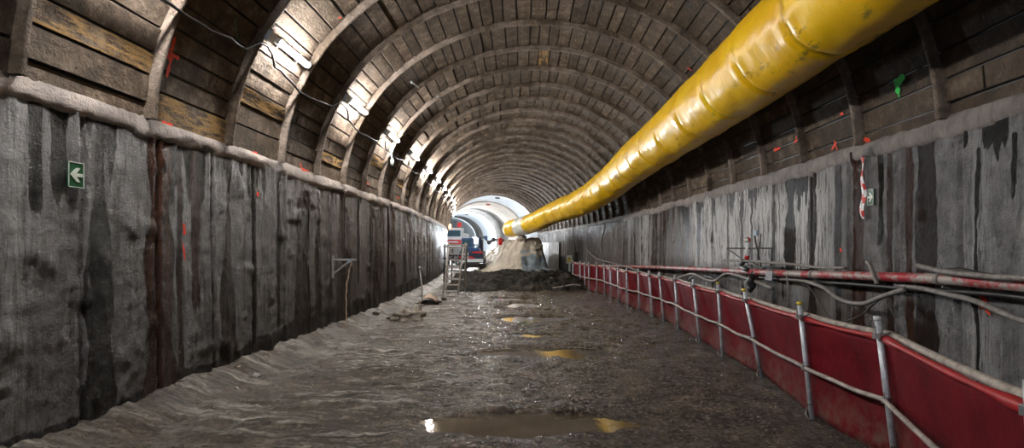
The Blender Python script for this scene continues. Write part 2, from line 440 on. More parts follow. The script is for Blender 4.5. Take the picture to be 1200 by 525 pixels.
def spray(mb, side, pts, mi, r=.02, on='wall', lift=.012):
    """short sprayed strokes laid on a wall (y, z) or on the vault (y, arc t)"""
    for (a0, b0, a1, b1) in pts:
        n_ = 7; V = []
        for i in range(n_):
            f = i / (n_ - 1)
            a = a0 + (a1 - a0) * f; b = b0 + (b1 - b0) * f
            L = math.hypot(a1 - a0, b1 - b0) + 1e-6
            px, py = -(b1 - b0) / L, (a1 - a0) / L
            w_ = r * (1 + .6 * float(vn(a * 40 + i, b * 40))) * (.5 if i in (0, n_ - 1) else 1)
            for q in (-1, 1):
                ay, bz = a + px * w_ * q, b + py * w_ * q
                if on == 'wall':
                    V.append((wall_surface_x(side, ay, bz) - side * lift, ay, bz))
                else:
                    t = bz
                    p, _ = arch(ay, t, lift + .012); V.append(tuple(p))
        mb.grid(V, n_, 2, mi)

def solve_y(x, X):
    k = (x - 635) / 640.0
    Y = 1.0
    while Y < 60:
        if abs(k * Y) >= abs(cxs(Y) + X) or (k * Y) * (cxs(Y) + X) < 0: return Y
        Y += .01
    return Y
def px_wall(side, x, y):                             # (y_world, z) on a side wall for a photo pixel
    Y = solve_y(x, side * A)
    return Y, EYE + (290 - y) * Y / 640.0
def px_vault(x, y):                                  # (y_world, t)
    dx, dh = (x - 635) / 640.0, (290 - y) / 640.0
    lo, hi = 1.0, 60.0
    for _ in range(50):
        Y = (lo + hi) / 2
        f = ((dx * Y - float(cx(Y))) / A) ** 2 + ((EYE + dh * Y - SPR) / B) ** 2 - 1
        if f < 0: lo = Y
        else: hi = Y
    t = math.atan2((EYE + dh * Y - SPR) / B, (dx * Y - float(cx(Y))) / A)
    if t < -PI / 2: t = PI
    return Y, min(max(t, .035), PI - .035)

for side, nm in ((-1, 'wall_left'), (1, 'wall_right')):
    ys = list(np.arange(Y0, 2.4, .12))
    while ys[-1] < Y1: ys.append(ys[-1] + max(.012, min(.0032 * ys[-1], .12)))
    ys = np.array(ys); zs = np.linspace(-.25, 2.9, 118)
    YY, ZZ = np.meshgrid(ys, zs, indexing='ij'); YY = YY.ravel(); ZZ = ZZ.ravel()
    d, wet, rust, brown, lime = wall_fields(side, YY, ZZ)
    V = np.stack([cx(YY) + side * (A - d), YY, ZZ], 1)
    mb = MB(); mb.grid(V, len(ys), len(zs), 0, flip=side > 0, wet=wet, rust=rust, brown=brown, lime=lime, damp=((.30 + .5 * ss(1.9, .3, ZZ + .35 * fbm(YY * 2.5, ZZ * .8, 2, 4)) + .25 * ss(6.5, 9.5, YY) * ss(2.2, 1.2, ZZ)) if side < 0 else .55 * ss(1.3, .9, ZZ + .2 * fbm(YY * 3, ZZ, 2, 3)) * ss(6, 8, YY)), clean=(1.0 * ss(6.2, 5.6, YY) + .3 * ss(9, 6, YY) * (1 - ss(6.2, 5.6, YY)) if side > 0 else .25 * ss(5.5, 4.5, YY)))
    if side < 0:
        S = []
        for (x, y0, y1) in ((213, 285, 305), (214, 262, 275), (300, 225, 230)):
            Y, z0 = px_wall(-1, x, y0); _, z1 = px_wall(-1, x, y1); S.append((Y, z0, Y + .03, z1))
        spray(mb, -1, S, 1, .02)
    else:
        S = []
        for (x, y) in ((987, 293), (1152, 358), (1157, 350), (1160, 365)):
            Y, z = px_wall(1, x, y); S.append((Y - .02, z - .03, Y + .03, z + .03))
        spray(mb, 1, S, 1, .02)
    struct(mb.build(nm, ['wall', 'sprayred'], smooth=True))

# spring-line band: rough pale ledge above each wall
for k, side in enumerate((-1, 1)):
    ys = list(np.arange(Y0, 2.4, .15))
    while ys[-1] < Y1: ys.append(ys[-1] + max(.02, .006 * ys[-1]))
    ys = np.array(ys); q = np.linspace(0, 1, 16)
    YY, QQ = np.meshgrid(ys, q, indexing='ij'); YY = YY.ravel(); QQ = QQ.ravel()
    low = 2.76 + .05 * fbm(YY * 1.1 + k * 30, 0, 0, 4) - .05 * ss(.3, .7, fbm(YY * 2.2, 5 + k, 0, 3))
    top = 2.99 + .02 * fbm(YY * 1.5, 9 + k, 0, 3)
    Z = low + (top - low) * QQ
    prof = np.sin(PI * np.clip(QQ, 0, 1)) ** .5 * (.055 + .035 * fbm(YY * 1.7, Z * 3, k, 4)) + .012 * fbm(YY * 14, Z * 14, k, 3) - .02
    V = np.stack([cx(YY) + side * (A - prof), YY, Z], 1)
    pale = (.95 if side < 0 else .6) * ss(-.75, -.1, fbm(YY * 1.8, Z * 4, 3 + k, 4)) + 0 * Z
    mb = MB(); mb.grid(V, len(ys), 16, 0, flip=side > 0, pale=pale, wet=.55 * (1 - pale) * ss(.2, .6, fbm(YY * 1.3, Z * 2, 8, 3)))
    struct(mb.build('trim_%d' % (k + 1), ['wall'], smooth=True))

# ------------------------------------------------------------------ vault of lagging boards
OCH = []
for (ox, oy) in ((105, 42), (302, 125), (380, 188), (436, 190), (466, 216), (540, 40), (640, 62), (250, 168)):
    a_, b_ = px_vault(ox, oy); OCH.append((a_, float(np.interp(b_, _ts, _s))))
mb = MB()
NP = 34
rr = random.Random(11)
for b in range(len(ribs) - 1):
    y0, y1 = ribs[b] + .012, ribs[b + 1] - .012
    cuts = [0.0]
    while cuts[-1] < ARC - .2: cuts.append(cuts[-1] + rr.uniform(.20, .31))
    cuts[-1] = ARC
    slope = rr.uniform(-.006, .012)
    for p in range(len(cuts) - 1):
        s0, s1 = cuts[p] + .006 + rr.random() * .006, cuts[p + 1] - .006
        off = rr.uniform(-.014, .014)
        tone = rr.random() ** 1.3
        mid = (s0 + s1) / 2
        left = mid > ARC * .5
        och = 1. if any(y0 < oy < y1 and s0 <= os_ <= s1 for oy, os_ in OCH) else 0.; rr.random()
        segs = [(y0, y1)]
        if rr.random() < .10:
            c = rr.uniform(y0 + .35, y1 - .35); segs = [(y0, c - .006), (c + .006, y1)]
        for (ya, yb) in segs:
            nu, nv = 7, 5; fI = [0, .008 / (yb - ya)] + [.25, .5, .75] + [1 - .008 / (yb - ya), 1]; fJ = [0, .009 / (s1 - s0), .5, 1 - .009 / (s1 - s0), 1]
            vs = []; ed = []; tn = []; oc = []; pl = []
            tl = rr.uniform(-.008, .008)
            for i in range(nu):
                fi = fI[i]; yy = ya + (yb - ya) * fi
                for j in range(nv):
                    fj = fJ[j]; sj = s0 + (s1 - s0) * fj
                    rim = i in (0, nu - 1) or j in (0, nv - 1)
                    o_ = off + tl * (fj - .5) * 2 + slope * (fi - .5) - (.02 if rim else 0) + .006 * float(vn(yy * 4, sj * 4, b))
                    q_, _ = arch(yy, float(t_of(sj)), o_)
                    vs.append(q_); ed.append(1. if rim else (.55 if j in (1, nv - 2) or i in (1, nu - 2) else 0.))
            V = vs
            mb.grid(V, nu, nv, 0, flip=True, edge=ed, tone=tone, ochre=och, pale=0.)
# dark backing shell behind the boards
ysb = np.linspace(Y0, Y1, 60)
V = [tuple(arch(float(y), t, -.03)[0]) for y in ysb for t in np.linspace(-.01, PI + .01, 50)]
mb.grid(V, len(ysb), 50, 1)
# sprayed survey marks
def vs_(x0, y0, x1, y1):
    a, b = px_vault(x0, y0); c, d = px_vault(x1, y1); return (a, b, c, d)
def spr_v(lst, mi, w=.02):
    for l in lst:
        a, b, c, d = vs_(*l); n_ = 6; V = []
        for i in range(n_):
            f = i / (n_ - 1); yy = a + (c - a) * f; tt = b + (d - b) * f
            L = math.hypot(c - a, (d - b) * 3.7) + 1e-6
            ny, nt = -(d - b) * 3.7 / L, (c - a) / L / 3.7
            ww = w * (1 + .7 * float(vn(yy * 30 + i, tt * 90))) * (.45 if i in (0, n_ - 1) else 1)
            for q in (-1, 1):
                p, _ = arch(yy + ny * ww * q, tt + nt * ww * q, .022); V.append(tuple(p))
        mb.grid(V, n_, 2, mi)
spr_v([(203, 42, 199, 60), (199, 66, 193, 90), (185, 55, 196, 62), (196, 62, 208, 68), (193, 58, 200, 70), (201, 57, 192, 68), (192, 62, 198, 56), (195, 69, 201, 66), (190, 155, 200, 155), (187, 157, 191, 152),
       (297, 186, 300, 181), (352, 205, 360, 208), (427, 212, 431, 216), (350, 190, 352, 207), (396, 19, 398, 20), (806, 78, 812, 82), (294, 187, 299, 189), (464, 230, 467, 233)], 2, .018)
spr_v([(908, 176, 916, 173), (934, 160, 940, 166), (932, 167, 939, 160), (976, 176, 982, 166), (979, 164, 983, 176), (1014, 163, 1022, 167), (986, 134, 990, 132)], 2, .02)
spr_v([(1051, 92, 1056, 114), (1060, 89, 1055, 100), (1053, 96, 1062, 88)], 3, .03)
spr_v([(200, 21, 205, 20), (205, 20, 206, 24), (206, 24, 203, 25)], 4, .006)
struct(mb.build('ceiling', ['vault', 'black', 'sprayred', 'spraygreen', 'spraywhite'], smooth=False))

# steel-and-concrete ribs, one per ring
tn = 3
for k, y in enumerate(ribs):
    mb = MB(); N = 120; prof = [(-.036, -.03), (-.032, .085), (-.020, .098), (.020, .098), (.032, .085), (.036, -.03)]
    V = []
    for i in range(N + 1):
        t = .03 + (PI - .06) * i / N
        for (dy, o_) in prof:
            w_ = .010 * float(fbm(i * .25, dy * 30 + k * 9, 0, 3))
            p, _ = arch(y + dy + .012 * float(fbm(i * .12, k * 5.0, 2, 2)), t, o_ + w_ if o_ > 0 else o_); V.append(tuple(p))
    m = len(V)
    pl = [float(.45 * ss(-.5, .3, fbm(i * .1, k * 3.3, 0, 3))) for i in range(N + 1) for _ in prof]
    mb.grid(V, N + 1, len(prof), 0, flip=True, pale=pl, tone=.45, edge=0., ochre=0.)
    struct(mb.build('trim_%d' % tn, 'vault', smooth=True)); tn += 1

# ------------------------------------------------------------------ floor
PUD = [(-.15, 5.17, 1.05, .36, .055), (.12, 8.75, 1.0, .50, .06), (-.25, 12.9, .85, .65, .06), (-.6, 15.9, .65, .75, .06), (-.95, 18.0, .8, .6, .055), (-.2, 10.4, .5, .2, .03)]
WL = -.045
def floor_h(X, Y):
    xr = X - cx(Y)
    h = .030 * fbm(X * 1.3, Y * 1.3, 0, 4) + .034 * fbm(X * 5.5, Y * 5.5, 3, 4) + .012 * fbm(X * 19, Y * 19, 6, 3)
    left = ss(.2, -2.2, xr)
    h += left * .042 * fbm(X * .8 + Y * .25, Y * 5.0 + .9 * X, 7, 4)
    track = ss(2.4, 1.0, np.abs(xr))
    h += track * .010 * np.sin(X * 9 + 2 * fbm(X, Y * .4, 4, 2) * 2)
    h *= 1 - .45 * ss(1.6, 2.6, xr) * ss(12, 8, Y)
    h += .16 * ss(-3.45, -4.1, xr + .15 * fbm(Y * 1.5, 2, 0, 3)) + .07 * ss(3.2, 4.1, xr)
    for (px, py, rx, ry, dp) in PUD:
        e = ((X - px) / rx) ** 2 + ((Y - py) / ry) ** 2 + .55 * fbm(X * 1.6, Y * 2.2, 11, 4)
        h = h * (1 - .55 * ss(1.25, .5, e)) - (dp + .03) * ss(1.3, .7, e)
    return h
ys = list(np.arange(Y0, 3.6, .15))
while ys[-1] < 99: ys.append(ys[-1] + min(max(.018, .38 * ys[-1] ** 2 / 1056), .16 if ys[-1] < 50 else 1.))
ys = np.array(ys); us = np.linspace(-4.25, 4.25, 350)
YY, UU = np.meshgrid(ys, us, indexing='ij'); YY = YY.ravel(); UU = UU.ravel(); XX = UU + cx(YY)
H = floor_h(XX, YY)
grey = np.clip(ss(-.3, -2.8, UU + .8 * fbm(XX * .6, YY * .6, 3, 3)) * ss(-.15, .5, fbm(XX * .8 + YY * .25, YY * 5.0 + .9 * XX, 7, 4)) + .0, 0, 1) * .75 + .25 * ss(.3, -2.0, UU)
wetf = ss(3.6, 2.2, np.abs(UU)) * .7 + .4 * ss(.0, .5, fbm(XX, YY, 5, 3))
mb = MB(); mb.grid(np.stack([XX, YY, H], 1), len(ys), len(us), 0, flip=True, grey=grey, wet=wetf)
struct(mb.build('floor', 'mud', smooth=True))
PLAB = ['wide shallow puddle nearest the camera on the muddy floor', 'second puddle from the camera, catching a yellow reflection of the duct',
        'third puddle along the floor with a yellow duct reflection', 'fourth puddle along the floor, below the far duct end', 'farthest puddle in front of the dark muck heap',
        'tiny puddle between the second and third large puddles']
for i, (px, py, rx, ry, dp) in enumerate(PUD):
    mb = MB(); N = 40; vs = [(0, 0, 0)]
    for k in range(N):
        a = 2 * PI * k / N; r = 1.22 + .1 * float(fbm(math.cos(a) * 2 + i * 9, math.sin(a) * 2, 0, 3))
        vs.append((math.cos(a) * rx * r, math.sin(a) * ry * r, 0))
    mb.add(vs, [(0, k + 1, (k + 1) % N + 1) for k in range(N)])
    o = mb.build('puddle', 'water'); o.location = (px, py, WL if i != 5 else WL + .012); tag(o, PLAB[i], 'puddle', 'puddles on the muddy floor')

# ------------------------------------------------------------------ far lined tunnel
def lining(y0, y1, ra, mat, idx):
    mb = MB(); ny = max(4, int((y1 - y0) / 1.2)); T = np.linspace(-.0, PI, 48)
    V = []; rows = []
    a, b = A - ra, B - ra
    yl = [y0] + list(np.linspace(y0, y1, ny))
    for q, y in enumerate(yl):
        aa, bb = (a + .5, b + .5) if q == 0 else (a, b)
        V.append((float(cx(y)) + aa, y, -.3))
        for t in T: V.append((float(cx(y)) + aa * math.cos(t), y, SPR + bb * math.sin(t)))
        V.append((float(cx(y)) - aa, y, -.3))
    mb.grid(V, len(yl), len(T) + 2, 0, flip=True)
    return struct(mb.build('ceiling.%03d' % idx, mat, smooth=False))
lining(48.1, 54.5, .02, 'lin_blue', 1); lining(54.5, 62.5, .14, 'lin_beige', 2); lining(62.5, 70, .05, 'lin_grey', 3)
lining(70, 77, .22, 'lin_blue', 4); lining(77, 82, .08, 'lin_grey', 5); lining(82, 98, .25, 'lin_blue', 6)
mb = MB(); V = []
for i in range(30):
    for j in range(24):
        u = -4.3 + 8.6 * i / 29; z = -.2 + 6.8 * j / 23
        V.append((float(cx(97)) + u, 97 + .7 * float(fbm(u, z, 0, 4)), z))
mb.grid(V, 30, 24, 0); struct(mb.build('wall_back', 'bluerock'))

# plates on the crown of the pale rings
for (yy, x, y, lab) in ((50.2, 583, 232, 'black square plate at the crown of the nearest pale arch'), (72.5, 547, 251, 'small dark plate on the crown of the second pale arch'), (86, 534, 255, 'small dark plate on the crown of the farthest pale arch'), (56.5, 572, 239, 'reddish oblong plate on the beige arch')):
    p = Vector(((x - 635) * yy / 640, yy, 0)); ra = {50.2: .02, 72.5: .22, 86: .25, 56.5: .14}[yy]
    c = (p.x - float(cx(yy))) / (A - ra); z = SPR + (B - ra) * math.sqrt(max(0, 1 - c * c))
    mb = MB(); mb.box((0, 0, 0), (.42, .5, .06)); mb.box((0, 0, -.03), (.34, .42, .04)); o = mb.build('wall_plate', 'red' if yy == 56.5 else 'black', bev=.01)
    o.location = (p.x, yy, z - .05); o.rotation_euler.y = 0; tag(o, lab, 'plate', 'plates on the far arches')

# ------------------------------------------------------------------ lights on the left vault
TL = PI - .475
def lamp_proto():
    root = empty('tube_light', (0, 0, 0), '', 'light', 'tube lights along the left side of the vault')
    a = TL; nrm = Vector((-math.cos(a) / A, 0, -math.sin(a) / B)).normalized()
    # local frame: Y along tunnel, N inward, S across
    N_ = nrm; S_ = Vector((0, 1, 0)).cross(N_).normalized()
    R = Matrix((S_, Vector((0, 1, 0)), N_)).transposed()
    mb = MB(); mb.box(N_ * .065, (.09, .98, .04), R); mb.box(N_ * .11 + Vector((0, -.47, 0)), (.09, .05, .07), R); mb.box(N_ * .11 + Vector((0, .47, 0)), (.09, .05, .07), R)
    mb.build('housing', 'white', root, bev=.004)
    mb = MB(); mb.tube([N_ * .135 + Vector((0, -.45, 0)), N_ * .135 + Vector((0, .45, 0))], .026, 10); mb.build('tube', 'tube', root, smooth=True)
    for q in (-.3, .3):
        mb = MB(); mb.box(N_ * .022 + Vector((0, q, 0)), (.14, .03, .05), R); mb.build('bracket', 'steel', root)
    rb = empty('junction_box', (0, 0, 0), '', 'electrical box', 'boxes beside the tube lights')
    mb = MB(); mb.box(N_ * .075, (.13, .15, .14), R); mb.build('box_body', 'boxblue', rb, bev=.006)
    mb = MB(); mb.box(N_ * .15, (.12, .14, .014), R); mb.build('lid', 'white', rb, bev=.003)
    mb = MB(); mb.tube([N_ * .045 + S_ * .04 + Vector((0, .06, 0)), N_ * .045 + S_ * .04 + Vector((0, .11, 0))], .016, 8); mb.build('cable_gland', 'rubber', rb)
    return root, rb
lp, bp = lamp_proto()
ordn = ['nearest', 'second nearest', 'third nearest', 'fourth nearest', 'fifth nearest', 'sixth nearest']
lamps = [7.68 + 2.9 * k for k in range(-3, 14)]
used = False; vis = 0
for y in lamps:
    q, N_ = arch(y, TL, .0)
    if y > 6:
        lab = 'lit tube light high on the left vault, %s to the camera' % ordn[vis] if vis < 6 else 'tiny far lit tube light in the row receding towards the pale arches'
        labb = 'pale blue junction box beside the %s lit tube light' % ordn[vis] if vis < 6 else 'tiny far junction box beside a distant tube light'
        vis += 1
    else:
        lab = 'lit tube light on the left vault beside or behind the camera'; labb = None
    yw = yaw(y)
    if not used: r = lp; r.location = q; r.rotation_euler.z = yw; r['label'] = lab; used = True
    else: r = dup(lp, q, yw, lab)
    if labb:
        qb, _ = arch(y - .68, TL + .004, .0)
        if vis == 1: b_ = bp; b_.location = qb; b_.rotation_euler.z = yw; b_['label'] = labb
        else: b_ = dup(bp, qb, yw, labb)
# feed cable along the lamps
path = []
for i in range(260):
    y = -2 + 46 * i / 259
    ph = ((y - (7.75 - .68)) / 2.9) % 1.0
    sag = .07 * math.sin(PI * ph) + .02 * float(vn(y * 3, 5))
    path.append(arch(y, TL + .075 + sag * .5 - (.03 if ph > .9 or ph < .1 else 0), .11 + .01 * float(vn(y * 5, 1)))[0])
mb = MB(); mb.tube(path, .017, 8); tag(mb.build('power_cable', 'rubber', smooth=True), 'black feed cable sagging from lamp to lamp on the left vault', 'cable')
for (yl, nm) in ((6.6, 'thin green wire looping below the nearest junction box'),):
    P_ = [arch(6.35 + .62 * i / 24, TL + .03 + .07 * math.sin(PI * i / 24), .06 + .05 * math.sin(PI * i / 24))[0] for i in range(25)]
    mb = MB(); mb.tube(P_, .006, 6); tag(mb.build('wire', 'green', smooth=True), nm, 'wire')
# hanging bulb-like lamp bundle below third light
q, N_ = arch(13.6, TL + .05, .12)
root = empty('pendant_socket', q, 'white cable bundle with bulb hanging below the third tube light', 'lamp socket')
mb = MB(); mb.tube([(0, 0, .0), (.01, .02, -.12), (-.01, 0, -.26), (.01, .01, -.36)], [.018, .03, .02, .03], 8); mb.build('cable_bundle', 'white', root, smooth=True)
mb = MB(); mb.tube([(.01, .01, -.36), (.01, .01, -.42), (.01, .01, -.5), (.01, .01, -.54)], [.03, .045, .045, .01], 10); mb.build('bulb', 'signwhite', root, smooth=True)
# short pins / rods hanging from the vault
for i, (x, y, lab) in enumerate(((482, 95, 'long pale rod sticking out of the vault above the third light'), (512, 112, 'short pale rod in the vault right of the long rod'), (503, 142, 'small rod end on the vault below the pale rods'), (542, 160, 'farthest small rod end on the vault'))):
    yy, t = px_vault(x, y); p, N_ = arch(yy, t, -.02)
    mb = MB(); L = (.75, .45, .3, .45)[i]
    mb.tube([(0, 0, 0), (N_.x * .08, 0, N_.z * .08)], .035, 10); mb.tube([N_ * .05, N_ * .09 + Vector((.12, .25, -.05)) * L], .016, 8)
    o = mb.build('anchor_rod', 'steel', smooth=True); o.location = p; tag(o, lab, 'rod', 'rods in the vault')

# ------------------------------------------------------------------ yellow duct
DP = [(-4.2, 2.95, 4.17, .53), (0, 2.95, 4.16, .53), (5, 2.94, 4.13, .535), (8, 2.92, 4.14, .53), (11, 2.84, 4.13, .53), (15, 2.64, 4.07, .53), (18, 2.42, 3.9, .53), (21, 2.06, 3.70, .54),
      (24, 1.55, 3.55, .54), (26.5, 1.02, 3.50, .55), (28.5, .42, 3.36, .52), (30.5, -.32, 3.10, .53), (33, -1.15, 2.95, .53), (36, -2.05, 2.88, .53)]
DY = [p[0] for p in DP]
def cr(yq, col):
    xs = np.array(DY); v = np.array([p[col] for p in DP]); d = np.gradient(v, xs)
    i = int(np.clip(np.searchsorted(xs, yq) - 1, 0, len(xs) - 2)); h = xs[i + 1] - xs[i]; t = (yq - xs[i]) / h
    return (2 * t**3 - 3 * t**2 + 1) * v[i] + (t**3 - 2 * t**2 + t) * h * d[i] + (-2 * t**3 + 3 * t**2) * v[i + 1] + (t**3 - t**2) * h * d[i + 1]
def duct_mesh(ya, yb, dy, thick=0, n_=56, sp=1.42):
    rows = int((yb - ya) / dy) + 1; V = []; un = []; se = []
    for i in range(rows):
        y = ya + (yb - ya) * i / (rows - 1)
        c = Vector((cr(y, 1), y, cr(y, 2))); c2 = Vector((cr(min(y + .05, 36), 1), y + .05, cr(min(y + .05, 36), 2)))
        d = (c2 - c).normalized() if y < 35.9 else Vector((-.29, 1, 0)).normalized()
        a = d.cross(Vector((0, 0, 1))).normalized(); b = a.cross(d)
        ph = (y + .25 * float(vn(y * .3, 9)) + .2) / sp; fr = ph - math.floor(ph)
        e = min(fr, 1 - fr) * sp
        r0 = cr(y, 3) - .030 * math.exp(-(e / .05) ** 2) + .008 * math.exp(-((e - .12) / .07) ** 2)
        for k in range(n_):
            th = 2 * PI * k / n_; ct, st = math.cos(th), math.sin(th)
            w_ = .016 * float(vn(ct * 2.2, st * 2.2, y * .9)) + .006 * float(vn(ct * 5, st * 5, y * 4)) + .007 * math.exp(-(e / .3) ** 2) * float(vn(th * 5, y * .8, 3)) * (1 if k not in (0,) else 1)
            rr_ = r0 + w_ + thick
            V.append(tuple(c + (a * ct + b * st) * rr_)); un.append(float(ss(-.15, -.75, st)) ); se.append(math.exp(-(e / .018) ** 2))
    fs = [(i * n_ + k, i * n_ + (k + 1) % n_, (i + 1) * n_ + (k + 1) % n_, (i + 1) * n_ + k) for i in range(rows - 1) for k in range(n_)]
    mb = MB(); mb.add(V, fs, 0, under=un, seam=se); return mb
root = empty('ventilation_duct', (2.94, 0, 4.13), 'huge yellow flexible ventilation duct slung along the upper right of the tunnel', 'duct', world=True)
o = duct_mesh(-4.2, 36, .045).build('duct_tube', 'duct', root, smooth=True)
sm = o.modifiers.new('solid', 'SOLIDIFY'); sm.thickness = .012; sm.offset = -1
o = duct_mesh(31.6, 33.6, .06, .02).build('sleeve', 'sleeve', root, smooth=True)
o['label'] = 'white joining sleeve near the far end'
yy = 2.3
while yy < 28:
    mb = MB(); tt = math.acos(max(-1, min(1, (cr(yy, 1) - float(cx(yy))) / A)))
    c = Vector((cr(yy, 1), yy, cr(yy, 2) + cr(yy, 3) - .01)); q, _ = arch(yy, max(tt, .3), .0)
    q.x = c.x + (.12 if q.z > c.z else 0)
    zt = SPR + B * math.sqrt(max(.02, 1 - ((q.x - float(cx(yy))) / A) ** 2))
    mb.tube([c, (q.x, yy, max(zt, c.z + .03))], .008, 6); mb.build('hanger_wire', 'darksteel', root); yy += 2.84

# ------------------------------------------------------------------ red fence on the right
FP = [(2.06, 2.25, .05), (2.68, 4.13, .14), (2.60, 5.25, .12), (2.78, 6.9, .22), (2.73, 8.25, .07), (2.73, 9.43, .12), (2.77, 11.1, .07), (2.74, 12.3, .10), (2.63, 13.0, .08), (2.55, 14.3, .03),
      (2.37, 15.1, .03), (2.31, 16.5, .02), (2.21, 17.5, .02), (2.18, 18.9, .03), (2.0, 19.9, .0), (1.78, 20.6, .02), (1.68, 21.3, .02), (1.55, 22.2, .0), (1.36, 24.0, 0)]
root = empty('barrier_fence', (2.6, 5.25, 0), 'low barrier fence of grey tubes with red mesh screen along the right wall', 'fence', world=True)
HT = 1.07
def ftop(i): X, Y, l = FP[i]; return Vector((X - l, Y, HT))
def fat(i, z): X, Y, l = FP[i]; return Vector((X - l * z / HT, Y, z))
for i, (X, Y, l) in enumerate(FP):
    d = (ftop(i) - Vector((X, Y, -.12))).normalized()
    mb = MB(); mb.tube([Vector((X + l * .1, Y, -.12)), ftop(i) + Vector((0, 0, .03))], .024 if i < 9 else .02, 12)
    pm = mb.build('post', 'post', root, smooth=True)
    mb = MB(); c = fat(i, .50)
    mb.tube([c + Vector((-.03, -.03, -.02)), c + Vector((.03, .03, -.02))], .016, 8); mb.box(c + Vector((-.02, -.02, 0)), (.06, .05, .045), Rz(.5)); mb.tube([c + Vector((-.05, -.04, -.01)), c + Vector((-.05, -.04, .07))], .006, 6)
    mb.build('clamp', 'steel', pm, bev=.003)
    mb = MB(); c = fat(i, .985)
    mb.box(c + Vector((-.012, -.02, 0)), (.075, .06, .045), Rz(.4)); mb.tube([c + Vector((-.06, -.05, 0)), c + Vector((-.06, -.05, .08))], .006, 6); mb.tube([c + Vector((-.03, -.05, .0)), c + Vector((.06, -.05, .03))], .009, 6)
    mb.build('clamp', 'steel', pm, bev=.003)
    if i in (2, 3, 4, 1):
        mb = MB(); e = ftop(i) + d * .03; mb.tube([e, e + d * .03], .026, 12)
        mb.build('end_cap', 'yellowcap' if i != 1 else 'white', pm, smooth=True)
    mb = MB(); mb.tube([(X - .02, Y - .02, .14), (X - .06, Y - .04, .16), (X - .08, Y - .03, .06), (X - .03, Y - .02, -.02)], .007, 6); mb.build('ground_hook', 'rail', pm, smooth=True)
# screen, rails
def fpath(z, amp=.0, sub=8, xo=.0, seed=0):
    out = []
    for i in range(len(FP) - 1):
        for k in range(sub + (1 if i == len(FP) - 2 else 0)):
            f = k / sub; a, b = fat(i, z), fat(i + 1, z); p = a.lerp(b, f)
            p.x += xo; p.z -= amp * math.sin(PI * f) * (1 + .5 * float(vn(i * 3.3 + seed, 2)))
            out.append(p)
    return out
mb = MB(); mb.tube([p + Vector((-.035, 0, .012 * float(vn(i * .4, 3)))) for i, p in enumerate(fpath(.50, .012))], .019, 10); mb.build('middle_rail', 'rail', root, smooth=True)
tp = fpath(.965, .012, 10, .03)
mb = MB(); mb.tube([p + Vector((.055, 0, .028)) for p in tp], .026, 10); mb.build('top_rail', 'rail', root, smooth=True)
mb = MB(); mb.tube([p + Vector((.0, 0, .0)) for p in tp], [.021 + .009 * float(fbm(i * .9, 4, 0, 3)) + .012 * (i % 10 in (0, 1, 9)) for i in range(len(tp))], 12); mb.build('red_wrap', 'redwrap', root, smooth=True)
rows = []
S_ = []; cols = 16; sub = 14
for i in range(len(FP) - 1):
    for k in range(sub + (1 if i == len(FP) - 2 else 0)):
        f = k / sub
        for j in range(cols):
            z = .03 + .93 * j / (cols - 1) + (.035 * float(vn(i * 2.2 + f * 3, 6)) if j == 0 else 0)
            a, b = fat(i, z), fat(i + 1, z); p = a.lerp(b, f)
            bl = .045 * math.sin(PI * f) * math.sin(PI * min(1, j / (cols - 1) * 1.1)) + .018 * float(fbm(p.y * 2.3, z * 3, i, 3))
            S_.append((p.x + .045 + bl, p.y, z - .02 * math.sin(PI * f)))
low = [float(ss(.55, .05, v[2])) for v in S_]
nu = len(S_) // cols
mb = MB(); mb.grid(S_, nu, cols, 0, low=low)
o = mb.build('mesh_screen', 'screen', root, smooth=True); sm = o.modifiers.new('solid', 'SOLIDIFY'); sm.thickness = .004
o['label'] = 'red mesh screen tied behind the posts'

# ------------------------------------------------------------------ pipe and hoses along the right wall
def rp(x, y, X):                                     # world point at photo pixel with a given clearance from the right wall line
    k = (x - 635) / 640.0; Y = solve_y(x, X)
    return Vector((k * Y, Y, EYE + (290 - y) * Y / 640.0))
def spline(P, n=8):
    P = [Vector(p) for p in P]; out = []
    for i in range(len(P) - 1):
        a, b, c, d = P[max(i - 1, 0)], P[i], P[i + 1], P[min(i + 2, len(P) - 1)]
        for k in range(n):
            t = k / n
            out.append(.5 * ((2 * b) + (-a + c) * t + (2 * a - 5 * b + 4 * c - d) * t * t + (-a + 3 * b - 3 * c + d) * t**3))
    return out + [P[-1]]
root = empty('water_pipe', rp(1100, 326, 3.8), 'worn red and grey steel pipe running along the right wall', 'pipe', world=True)
pp = [Vector((3.9, 2.0, 1.38))] + [rp(x, y, 3.8) for x, y in ((1250, 340), (1200, 335), (1100, 327), (1000, 323), (930, 321), (870, 318), (800, 314.5), (760, 313), (720, 312), (690, 311.5), (672, 311))]
PW = spline(pp, 6)
mb = MB(); mb.tube(PW, .052, 16); mb.build('pipe_run', 'redpipe', root, smooth=True)
for x, y in ((1102, 327), (953, 321.6), (790, 314), (740, 312.5), (700, 311.7)):
    p = rp(x, y, 3.8); d = Vector((0, 1, .03)).normalized()
    mb = MB(); mb.tube([p - d * .03, p + d * .03], .062, 16)
    mb.build('pipe_coupling', 'hose', root, smooth=True)
    mb = MB(); mb.tube([p + Vector((0, .0, 0)), p + Vector((.27, 0, .02))], .014, 8); mb.tube([p + Vector((.02, 0, -.07)), p + Vector((.27, 0, -.16))], .012, 8); mb.build('wall_bracket', 'steel', root)
def hose(pts, r, mat, lab, cat='hose', nm='hose', X=3.86, sp=6):
    P_ = [rp(a, b, c[0] if c else X) for a, b, *c in pts]
    mb = MB(); mb.tube(spline(P_, sp), r, 10)
    return tag(mb.build(nm, mat, smooth=True), lab, cat)
hose([(1290, 330, 3.7), (1200, 326, 3.7), (1160, 324, 3.7), (1110, 319, 3.72), (1095, 316, 3.78), (1075, 311, 3.75)], .026, 'hose', 'thick grey hose resting on the pipe at the right edge, with cut end')
